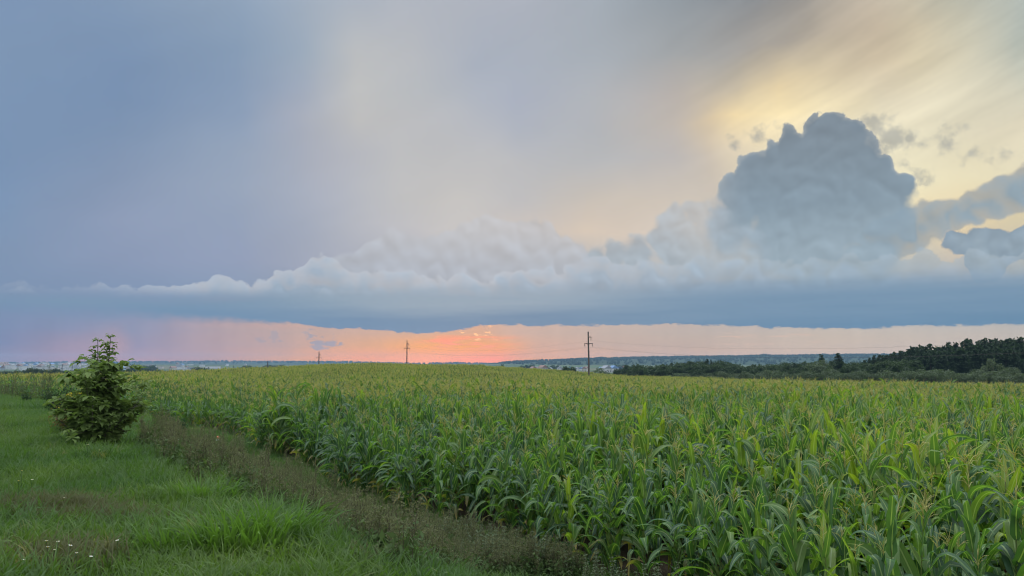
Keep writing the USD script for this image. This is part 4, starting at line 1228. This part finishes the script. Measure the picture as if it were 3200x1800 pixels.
poles = [(63.5, 74.0), (15.5, 160.0), (-32.7, 246.0), (-81.0, 332.0), (-129.0, 418.0), (-177.0, 504.0)]
tops = [783, 835, 857, 885, 908, 920.5]
pole_labels = [None, 'tallest utility pole, standing in the corn right of centre with three arms', 'second tallest utility pole in the field, against the orange glow left of centre', 'third utility pole of the line, small, on the field crest left of centre',
               'short dark utility pole top rising behind the crest at left', 'smallest utility pole stub of the line, farthest left behind the crest']
pole_z = []
across = np.array([0.873, 0.487])                       # square to the line
across_deg = math.degrees(math.atan2(across[1], across[0]))
ARMS = [(1.05, +1, 0.62), (2.35, -1, 0.95), (2.35, +1, 0.95)]
for k, ((px_, py_), ty) in enumerate(zip(poles, tops)):
    gz = float(height(px_, py_))
    ztop = EYE + (918 - ty) / FPX * py_
    pole_z.append(ztop)
    H = ztop - gz + 0.4
    t = thing('utility_pole', pole_labels[k] or 'nearest utility pole of the line, beyond the right edge of the view', 'utility pole', (px_, py_, gz - 0.4), 0.0, tilt=0.0)
    t.CreateAttribute('xformOp:rotateY', Sdf.ValueTypeNames.Float).Set(0.0) if False else None
    obj('pole', tube(np.array([[0, 0, 0], [0.02, 0, H * 0.5], [-0.05 if k == 1 else 0.0, 0, H]]), np.array([0.20, 0.17, 0.13]) * (1.0 if k < 3 else 1.3), 10), wood_mat, t)
    obj('lightning_rod', tube(np.array([[0, 0, H - 0.5], [0, 0, H + 0.25]]), [0.02, 0.012], 5), steel_mat, t)
    ax = np.array([across[0], across[1], 0.0])
    if k >= 4:
        arms = []
    for (dz, sgn, l) in ARMS if k < 4 else ARMS[:1]:
        o = np.array([0, 0, H - dz])
        arm = obj('crossarm', join([tube(np.array([o, o + ax * sgn * (l + 0.05)]), [0.085, 0.07], 6), tube(np.array([o + [0, 0, -0.38], o + ax * sgn * l * 0.62]), [0.025, 0.025], 5), tube(np.array([o + [0, 0, 0.0] - ax * sgn * 0.12, o + ax * sgn * 0.1]), [0.06, 0.06], 6)]), steel_mat, t)
        e = o + ax * sgn * l
        obj('insulator', join([tube(np.array([e, e + [0, 0, -0.14]]), [0.04, 0.04], 5), *[tube(np.array([e + [0, 0, -0.14 - 0.12 * q], e + [0, 0, -0.20 - 0.12 * q]]), [0.12, 0.08], 8) for q in range(4)], tube(np.array([e + [0, 0, -0.6], e + [0, 0, -0.72]]), [0.03, 0.03], 5)]), glass_ins, arm)
cable_mat = steel_mat
for n_, (dz, sgn, l) in enumerate(ARMS):
    pts = []
    for k in range(4):
        a = np.array([*(np.array(poles[k]) + across * sgn * l), pole_z[k] - dz - 0.72])
        b = np.array([*(np.array(poles[k + 1]) + across * sgn * l), pole_z[k + 1] - dz - 0.72])
        w = np.linspace(0, 1, 25)[: 25 if k == 3 else 24]
        pts.append(a + (b - a) * w[:, None] - np.array([0, 0, 1.0]) * (4 * 1.75 * w * (1 - w))[:, None])
    tag(obj('power_cable', tube(np.vstack(pts), 0.006, 4), cable_mat), ('topmost thin power cable sagging between the utility poles', 'left lower power cable running along the utility poles', 'right lower power cable running along the utility poles')[n_], 'power cable')
# slim far poles on the plain
far_poles = [(187, 915, 932, 560, 'thin far pole above the left tree belt, the right one of two'), (162, 918, 933, 560, 'thin far pole above the left tree belt, the left one of two'), (787, 919, 926, 520, 'tiny far pole just left of the third utility pole on the crest'), (974, 915, 926, 640, 'tiny far pole on the horizon left of the orange glow'), (1140, 917, 926, 700, 'tiny far pole on the horizon under the sun glow')]
for (px, yt, yb, d, label) in far_poles:
    x = (px - CX) / FPX * d
    z0 = float(height(x, d)); z1 = EYE + (918 - yt) / FPX * d
    t = thing('utility_pole', label, 'utility pole', (x, d, z0 - 0.2))
    obj('pole', tube(np.array([[0, 0, 0], [0, 0, z1 - z0 + 0.2]]), [0.24, 0.18], 8), wood_mat, t)
    obj('crossarm', tube(np.array([[-0.9, 0, z1 - z0 - 0.6], [0.9, 0, z1 - z0 - 0.6]]), [0.09, 0.09], 5), steel_mat, t)

# ------------------------------------------------------------------ trees


def crown_mat(name, lo, hi):
    return leafy(name, lambda g: g.mix(g.math('add', g.math('multiply', g.noise(g.add('geometry', 'position'), 0.35, 3.0), 0.7), g.math('multiply', g.add('geometry', 'random_per_island'), 0.3)), lo, hi), 0.6, 0.2, 0.25, (1.2, 1.4, 0.6))


pine_mat = crown_mat('pine_needles', (0.022, 0.038, 0.022), (0.048, 0.072, 0.036))
oak_mat = crown_mat('broad_leaves', (0.030, 0.050, 0.022), (0.068, 0.095, 0.040))
willow_mat = crown_mat('willow_leaves', (0.070, 0.095, 0.055), (0.125, 0.155, 0.090))
trunk_mat = plain('tree_bark', (0.045, 0.036, 0.028), (0.10, 0.08, 0.06), through=0.0, scale=2.0)


def quads(pts, nrm, size, rng):
    n = len(pts)
    ref = rng.normal(0, 1, (n, 3))
    a = np.cross(nrm, ref); a /= np.linalg.norm(a, axis=1, keepdims=True) + 1e-9
    b = np.cross(nrm, a); b /= np.linalg.norm(b, axis=1, keepdims=True) + 1e-9
    s = size * rng.uniform(0.55, 1.35, (n, 1))
    v = np.stack([pts - a * s, pts + b * s * 0.7, pts + a * s, pts - b * s * 0.7], 1).reshape(-1, 3)
    k = np.arange(n) * 4
    return v, np.concatenate([np.stack([k, k + 1, k + 2], 1), np.stack([k, k + 2, k + 3], 1)]), np.tile([[0.5, 0.0], [1, 0.5], [0.5, 1.0], [0, 0.5]], (n, 1))


def broad_tree(seed, H, W, mat, low=0.12, n=1500, size=0.34, name='broad_tree', round_=False):
    r = np.random.default_rng(seed)
    k = kind_prim(name)
    limbs = [tube(np.array([[0, 0, 0], [r.normal(0, 0.15), 0, H * 0.3], [r.normal(0, 0.3), r.normal(0, 0.3), H * 0.75]]), [0.028 * H, 0.02 * H, 0.006 * H], 7)]
    blobs = []
    nb = 16
    for q in range(nb):
        f = r.uniform(low, 0.9)
        wd = W * 0.5 * (math.sin(math.pi * min(1, (f - low) / (1 - low) * 0.8 + 0.18)) ** 0.7)
        a = r.uniform(0, 6.283); rr = wd * (0.72 if round_ else r.uniform(0.25, 0.85))
        blobs.append((np.array([math.cos(a) * rr, math.sin(a) * rr, f * H]), W * r.uniform(0.13, 0.23)))
    blobs.append((np.array([0, 0, H * 0.84]), W * 0.20))
    pts, nr_ = [], []
    for c, rad_ in blobs:
        m_ = n // len(blobs)
        d = r.normal(0, 1, (m_, 3)); d /= np.linalg.norm(d, axis=1, keepdims=True)
        pts.append(c + d * rad_ * r.uniform(0.55, 1.12, (m_, 1)) * [1, 1, 0.9]); nr_.append(d + r.normal(0, 0.5, (m_, 3)))
        limbs.append(tube(np.array([[0, 0, c[2] * 0.5], c * [0.5, 0.5, 0.8], c]), [0.010 * H, 0.006 * H, 0.002 * H], 4, cap=False))
    obj('trunk', join(limbs), trunk_mat, k)
    p_ = np.vstack(pts); p_[:, 2] = np.clip(p_[:, 2], 0.1, H)
    obj('crown', quads(p_, np.vstack(nr_), size, r), mat, k)
    return k


def pine_tree(seed, H, W, bare=0.25, n=2600, size=0.42):
    r = np.random.default_rng(seed)
    k = kind_prim('pine_tree')
    limbs = [tube(np.array([[0, 0, 0], [r.normal(0, 0.12), r.normal(0, 0.12), H * 0.5], [0, 0, H * 0.98]]), [0.018 * H, 0.013 * H, 0.003 * H], 7)]
    pts, nr_ = [], []
    f = bare
    while f < 0.99:
        wd = W * 0.5 * ((1 - (f - bare) / (1 - bare)) ** 0.75 * 0.95 + 0.07)
        for q in range(int(r.integers(4, 7))):
            a = r.uniform(0, 6.283); l = wd * r.uniform(0.55, 1.15)
            o = np.array([0, 0, f * H]); tip = o + np.array([math.cos(a) * l, math.sin(a) * l, r.uniform(-0.05, 0.22) * l + 0.1])
            limbs.append(tube(np.array([o, tip]), [0.004 * H, 0.001 * H], 3, cap=False))
            m_ = max(6, int(n * l / (W * 26)))
            w = r.uniform(0.25, 1.08, (m_, 1))
            pts.append(o + (tip - o) * w + r.normal(0, 0.042 * H, (m_, 3)) * [1, 1, 0.8] * (0.5 + 0.5 * (1 - f))); nr_.append(r.normal(0, 1, (m_, 3)) + [0, 0, 0.8])
        f += r.uniform(0.045, 0.075)
    obj('trunk', join(limbs), trunk_mat, k)
    obj('crown', quads(np.vstack(pts), np.vstack(nr_), size, r), pine_mat, k)
    return k


oaks = [broad_tree(700 + k, 10.0, 8.0, oak_mat) for k in range(4)]
willows = [broad_tree(720 + k, 7.0, 8.5, willow_mat, low=0.05, n=1700, size=0.26, name='willow', round_=True) for k in range(3)]
pines = [pine_tree(740 + k, 16.0, 5.6, 0.22) for k in range(4)] + [pine_tree(750, 16.0, 6.5, 0.45)]
rng = np.random.default_rng(55)


def tree_at(kinds, h0, px, ytop, d, name, label, group=None, wide=1.0):
    x = (px - CX) / FPX * d
    z0 = float(height(x, d))
    h = EYE + (918 - ytop) / FPX * d - z0
    if h < 1.2:
        return
    s = h / h0
    w = s * wide
    copy_of(kinds[int(rng.integers(len(kinds)))], name, label, 'tree', (x, d, z0 - 0.15), rng.uniform(0, 360), group, (w, w, s))


SKY_R = [(1540, 928), (1563, 922), (1580, 917), (1598, 914), (1624, 916), (1640, 917), (1668, 911), (1690, 912), (1755, 903), (1805, 902), (1843, 908), (1870, 917), (1930, 914), (1975, 910), (2009, 906), (2040, 908), (2150, 907), (2193, 899), (2219, 890), (2250, 886), (2306, 869), (2370, 862), (2433, 853), (2500, 852), (2576, 848), (2800, 840)]
sky_x, sky_y = [a for a, _ in SKY_R], [b for _, b in SKY_R]


def back_d(px):
    return float(np.interp(px, [1540, 1900, 2200, 2700], [430, 400, 330, 270]))


for px in np.arange(1556, 2330, 11.0):                      # skyline of the wood
    d = back_d(px) + rng.uniform(-18, 18)
    yt = np.interp(px, sky_x, sky_y) + rng.uniform(-1.0, 5.0)
    if px > 2170 or rng.random() < 0.10:
        tree_at(pines, 16.0, px, yt, d, 'pine_tree', 'dark pine on the skyline of the wooded slope at right', 'pines on the skyline of the right wood', rng.uniform(0.8, 1.1))
    else:
        tree_at(oaks, 10.0, px, yt, d, 'broad_tree', 'dark broadleaf tree in the low wood right of the tallest pole', 'broadleaf trees of the right wood', rng.uniform(0.9, 1.25))
for px in np.arange(2200, 2640, 9.0):                       # the pine stand
    for row in range(3):
        p_ = px + rng.uniform(-6, 6)
        d = back_d(p_) - 14 * row + rng.uniform(-6, 6)
        yt = np.interp(p_, sky_x, sky_y) + 2 + 11 * row + rng.uniform(-3.5, 8)
        tree_at(pines[:4], 16.0, p_, yt, d, 'pine_tree', 'dark pine on the skyline of the wooded slope at right' if row == 0 else 'dark pine packed within the wooded slope at right', 'pines on the skyline of the right wood' if row == 0 else 'pines inside the right wood', rng.uniform(0.85, 1.15))
for px in np.arange(1580, 2300, 14.0):                      # middle row
    d = back_d(px) - 40 + rng.uniform(-14, 14)
    yt = np.interp(px, sky_x, sky_y) * 0.5 + 0.5 * 930 + rng.uniform(-5, 4)
    tree_at(oaks, 10.0, px, yt, d, 'broad_tree', 'dark broadleaf tree in the low wood right of the tallest pole', 'broadleaf trees of the right wood', rng.uniform(1.0, 1.5))
for px in np.arange(1680, 2640, 19.0):                      # bushes at the wood's foot
    d = float(np.interp(px, [1680, 2000, 2640], [330, 270, 195])) + rng.uniform(-10, 10)
    yt = rng.uniform(927, 940) + (6 if px < 1850 else 0)
    tree_at(willows, 7.0, px, yt, d, 'willow_bush', 'rounded grey green bush along the foot of the right wood', 'rounded bushes along the foot of the wood', rng.uniform(0.9, 1.2))
tree_at([pines[4]], 16.0, 2106, 888, 300, 'pine_tree', 'lone flat topped pine standing above the low wood at right', None, 1.0)
tree_at([pines[1]], 16.0, 2064, 892, 330, 'pine_tree', 'lone pine rising behind the large pale willow', None, 1.1)
tree_at([pines[2]], 16.0, 2195, 892, 290, 'pine_tree', 'slender ragged pine standing out left of the dark pine stand', None, 0.8)
tree_at([willows[0]], 7.0, 2055, 906, 262, 'willow', 'large pale willow in front of the low wood at right', None, 0.85)
tree_at([willows[1]], 7.0, 2490, 902, 228, 'willow', 'tall pale green tree before the dark pine stand at far right', None, 0.62)
tree_at([willows[2]], 7.0, 2535, 924, 205, 'willow', 'broad pale bush right of the tall pale tree at far right', None, 0.85)
tree_at([oaks[0]], 10.0, 1264, 914, 470, 'broad_tree', 'lone tree on the horizon between the sun glow and the tallest pole', None, 0.62)
tree_at([oaks[1]], 10.0, 1420, 921, 430, 'broad_tree', 'left one of two dark trees just left of the tallest pole', None, 1.1)
tree_at([oaks[2]], 10.0, 1440, 921, 440, 'broad_tree', 'right one of two dark trees just left of the tallest pole', None, 1.1)
tree_at([willows[1]], 7.0, 1508, 925, 420, 'willow_bush', 'low pale bush just right of the tallest pole', None, 1.2)
tree_at([oaks[3]], 10.0, 1548, 925, 440, 'broad_tree', 'small dark tree at the left end of the right wood', None, 0.8)
tree_at([oaks[0]], 10.0, 258, 906, 330, 'broad_tree', 'large round dark tree directly behind the two leaders of the young tree', None, 0.95)
tree_at([oaks[2]], 10.0, 283, 912, 340, 'broad_tree', 'smaller round dark tree joined on the right of the large round tree', None, 0.85)
for px in np.concatenate([np.arange(-40, 225, 8.5), np.arange(300, 470, 9.0)]):   # belt beyond the left of the field
    d = rng.uniform(560, 660)
    yt = np.interp(px, [-40, 0, 25, 50, 80, 120, 150, 165, 200, 240, 300, 330, 400, 470], [930, 931, 929, 931, 925, 926, 928, 933, 927, 926, 926, 925, 929, 935]) + rng.uniform(-1.5, 2.5)
    tree_at(oaks, 10.0, px, yt, d, 'broad_tree', 'dark tree in the belt between the field and the town at left', 'trees of the left belt', rng.uniform(0.9, 1.3))
for px in (500, 520, 610, 630, 665, 760, 1085, 1095, 1110):
    tree_at(oaks, 10.0, px, 922.5 + rng.uniform(-1, 2), rng.uniform(700, 900), 'broad_tree', 'small dark far tree peeping over the crest of the field', 'small far trees over the field crest', 1.6)
for px in (350, 380, 640, 690, 1170, 1200, 1330, 1350, 1560, 1590, 1380):
    for q in range(5):
        tree_at(oaks, 10.0, px + rng.uniform(-22, 22), 918.5 + rng.uniform(-2, 3), rng.uniform(1300, 1900), 'broad_tree', 'bluish tree in a far clump on the valley floor', 'trees in far clumps in the valley', 1.5)

# woods over the far hills: one mass
r = np.random.default_rng(88)
far_kinds = []
for k in range(4):
    pts = r.normal(0, 1, (46, 3)); pts /= np.linalg.norm(pts, axis=1, keepdims=True)
    far_kinds.append(quads(pts * [6, 6, 8] * r.uniform(0.6, 1.1, (46, 1)) + [0, 0, 7.5], pts, 3.6, r))
P, I, S = [], [], []
for grid, n in ((hills_left, 5200), (hills_right, 5200)):
    nr_, nc = grid.shape[:2]
    a = r.uniform(2.5, 6.6, n) if n else 0
    a[: n // 2] = r.uniform(5.7, 6.25, n // 2)
    b = r.uniform(0, nc - 1.001, n)
    i0, j0 = a.astype(int), b.astype(int)
    fa, fb = (a - i0)[:, None], (b - j0)[:, None]
    p_ = grid[i0, j0] * (1 - fa) * (1 - fb) + grid[i0 + 1, j0] * fa * (1 - fb) + grid[i0, j0 + 1] * (1 - fa) * fb + grid[i0 + 1, j0 + 1] * fa * fb
    keep = (meshkit.fbm(p_ * 0.0016, 3, 4) < 0.66) | (np.arange(n) < n // 2)
    P.append(p_[keep]); I.append(r.integers(0, 4, keep.sum())); S.append(r.uniform(0.55, 1.15, keep.sum()))
P, I, S = np.concatenate(P), np.concatenate(I), np.concatenate(S)
instancer('far_woods', far_kinds, [oak_mat] * 4, 'dark woods covering the far blue hills along the horizon', 'woods', P - [0, 0, 3.0], I, S, r.uniform(0, 6.283, len(P)))

# ------------------------------------------------------------------ the town in the valley


def wall_mat(name, a, b):
    g = Graph()
    return usdkit.material(stage, LOOKS + name, g.nodes, g.links, surface=g.add('principled_bsdf', 'BSDF', {'base_color': g.mix(g.noise(g.add('geometry', 'position'), 0.4, 3.0), a, b)}, roughness=0.8))


walls = [wall_mat('pale_render', (0.42, 0.42, 0.41), (0.55, 0.54, 0.53)), wall_mat('grey_render', (0.26, 0.27, 0.28), (0.34, 0.35, 0.35)), wall_mat('cream_render', (0.38, 0.34, 0.28), (0.46, 0.42, 0.35))]
roofs = [wall_mat('grey_roof', (0.16, 0.17, 0.19), (0.24, 0.25, 0.27)), wall_mat('brown_roof', (0.14, 0.09, 0.07), (0.22, 0.13, 0.10)), wall_mat('blue_roof', (0.10, 0.17, 0.30), (0.15, 0.24, 0.38))]
pane_mat = wall_mat('window_pane', (0.05, 0.06, 0.08), (0.08, 0.09, 0.11))
blue_wall = wall_mat('blue_render', (0.38, 0.50, 0.66), (0.46, 0.58, 0.74))


def gable(w, l, h, rh, over=0.4):
    v = np.array([[-w / 2 - over, -l / 2 - over, h - 0.2], [w / 2 + over, -l / 2 - over, h - 0.2], [w / 2 + over, l / 2 + over, h - 0.2], [-w / 2 - over, l / 2 + over, h - 0.2], [0, -l / 2 - over, h + rh], [0, l / 2 + over, h + rh]])
    return v, np.array([[0, 1, 4], [2, 3, 5], [1, 2, 5], [1, 5, 4], [3, 0, 4], [3, 4, 5], [0, 3, 2], [0, 2, 1]]), np.zeros((6, 2))


def house_kind(w, l, h, wm, rm, pitched, floors):
    k = kind_prim('building')
    wl = obj('wall', boxm([-w / 2, -l / 2, -1.5], [w / 2, l / 2, h]), wm, k)
    obj('roof', gable(w, l, h, w * 0.36) if pitched else boxm([-w / 2 - 0.3, -l / 2 - 0.3, h], [w / 2 + 0.3, l / 2 + 0.3, h + 0.5]), rm, k)
    bits = []
    for f in range(floors):
        z0 = 1.0 + f * (h - 0.6) / floors
        for xx in np.arange(-w / 2 + 1.4, w / 2 - 0.8, 2.8):
            bits.append(boxm([xx - 0.6, -l / 2 - 0.04, z0], [xx + 0.6, -l / 2 + 0.05, z0 + 1.3]))
    obj('windows', join(bits), pane_mat, wl)
    return k


cottage = [house_kind(9, 11, 5.0, walls[0], roofs[0], True, 1), house_kind(10, 12, 5.6, walls[2], roofs[1], True, 2), house_kind(9, 9, 5.0, walls[0], roofs[2], True, 1), house_kind(11, 10, 6.0, walls[1], roofs[1], True, 2)]
block = [house_kind(34, 13, 15, walls[0], roofs[0], False, 5), house_kind(22, 12, 9, walls[2], roofs[0], False, 3), house_kind(48, 20, 8, walls[0], roofs[0], False, 1), house_kind(26, 13, 12, walls[1], roofs[0], False, 4)]


def build_at(kinds, px, py, d, name, label, cat, group=None, rz=None, sc=1.0):
    x = (px - CX) / FPX * d
    z0 = float(height(x, d)) if d < 3500 else EYE + (918 - py) / FPX * d
    copy_of(kinds[int(rng.integers(len(kinds)))], name, label, cat, (x, d, z0), rng.uniform(-40, 40) if rz is None else rz, group, sc)


for k in range(90):
    px = float(np.concatenate([rng.uniform(-30, 225, 1), rng.uniform(-30, 330, 1), rng.uniform(300, 640, 1)])[int(rng.choice(3, p=[0.6, 0.15, 0.25]))])
    d = rng.uniform(2000, 3400)
    if rng.random() < 0.55:
        build_at(cottage, px, 0, d, 'house', 'tiny pale house in the far town at left', 'house', 'small houses of the far left town', sc=rng.uniform(0.9, 1.4))
    else:
        build_at(block, px, 0, d, 'apartment_block', 'tiny pale flat roofed block in the far town at left', 'building', 'flat roofed blocks of the far left town', sc=rng.uniform(0.5, 0.85))
for (px, d, label) in ((120, 1750, 'largest white block of the far town, just above the left tree belt'), (103, 2000, 'long white building left of the largest white block in the town'), (455, 2300, 'long low pale hall at the foot of the hills right of the young tree'), (540, 2500, 'long low pale hall farther right along the foot of the left hills')):
    build_at([block[2] if 'long' in label else block[0]], px, 0, d, 'hall' if 'long' in label else 'apartment_block', label, 'building', None, 8.0, 0.9)
for k in range(34):
    px = rng.uniform(1330, 1590)
    build_at(cottage, px, 0, rng.uniform(1300, 2200), 'house', 'small pale house of the village in the valley beside the tallest pole', 'house', 'houses of the village behind the tallest pole', sc=rng.uniform(0.8, 1.2))
for (px, d, kk, label) in ((1524, 900, 0, 'white house with grey roof just right of the tallest pole'), (1542, 900, 2, 'white house with blue roof left of the right wood')):
    build_at([cottage[kk]], px, 0, d, 'house', label, 'house', None, 20.0, 1.0)


def church(px, ytop, d, wm, rm, label):
    x = (px - CX) / FPX * d
    z0 = float(height(x, d))
    h = EYE + (918 - ytop) / FPX * d - z0
    t = thing('church', label, 'church', (x, d, z0))
    obj('nave', boxm([-9, -14, -1], [9, 14, h * 0.36]), wm, t)
    obj('roof', gable(18, 28, h * 0.36, h * 0.13), rm, t)
    for sx in (-6.0, 6.0):
        tw = obj('tower', boxm([sx - 2.8, -17, -1], [sx + 2.8, -13.9, h * 0.66]), wm, t)
        obj('spire', tube(np.array([[sx, -15.5, h * 0.66], [sx, -15.5, h * 0.78], [sx, -15.5, h]]), [3.2, 1.6, 0.2], 8), rm, tw)
    obj('windows', join([boxm([xx - 0.8, -14.1, h * 0.1], [xx + 0.8, -13.95, h * 0.28]) for xx in (-1.6, 1.6)]), pane_mat, t)


church(307, 909.5, 2200, blue_wall, roofs[2], 'pale blue church with two towers right of the round dark tree')
church(57, 914, 2500, walls[0], roofs[0], 'white church towers rising over the far town at far left')
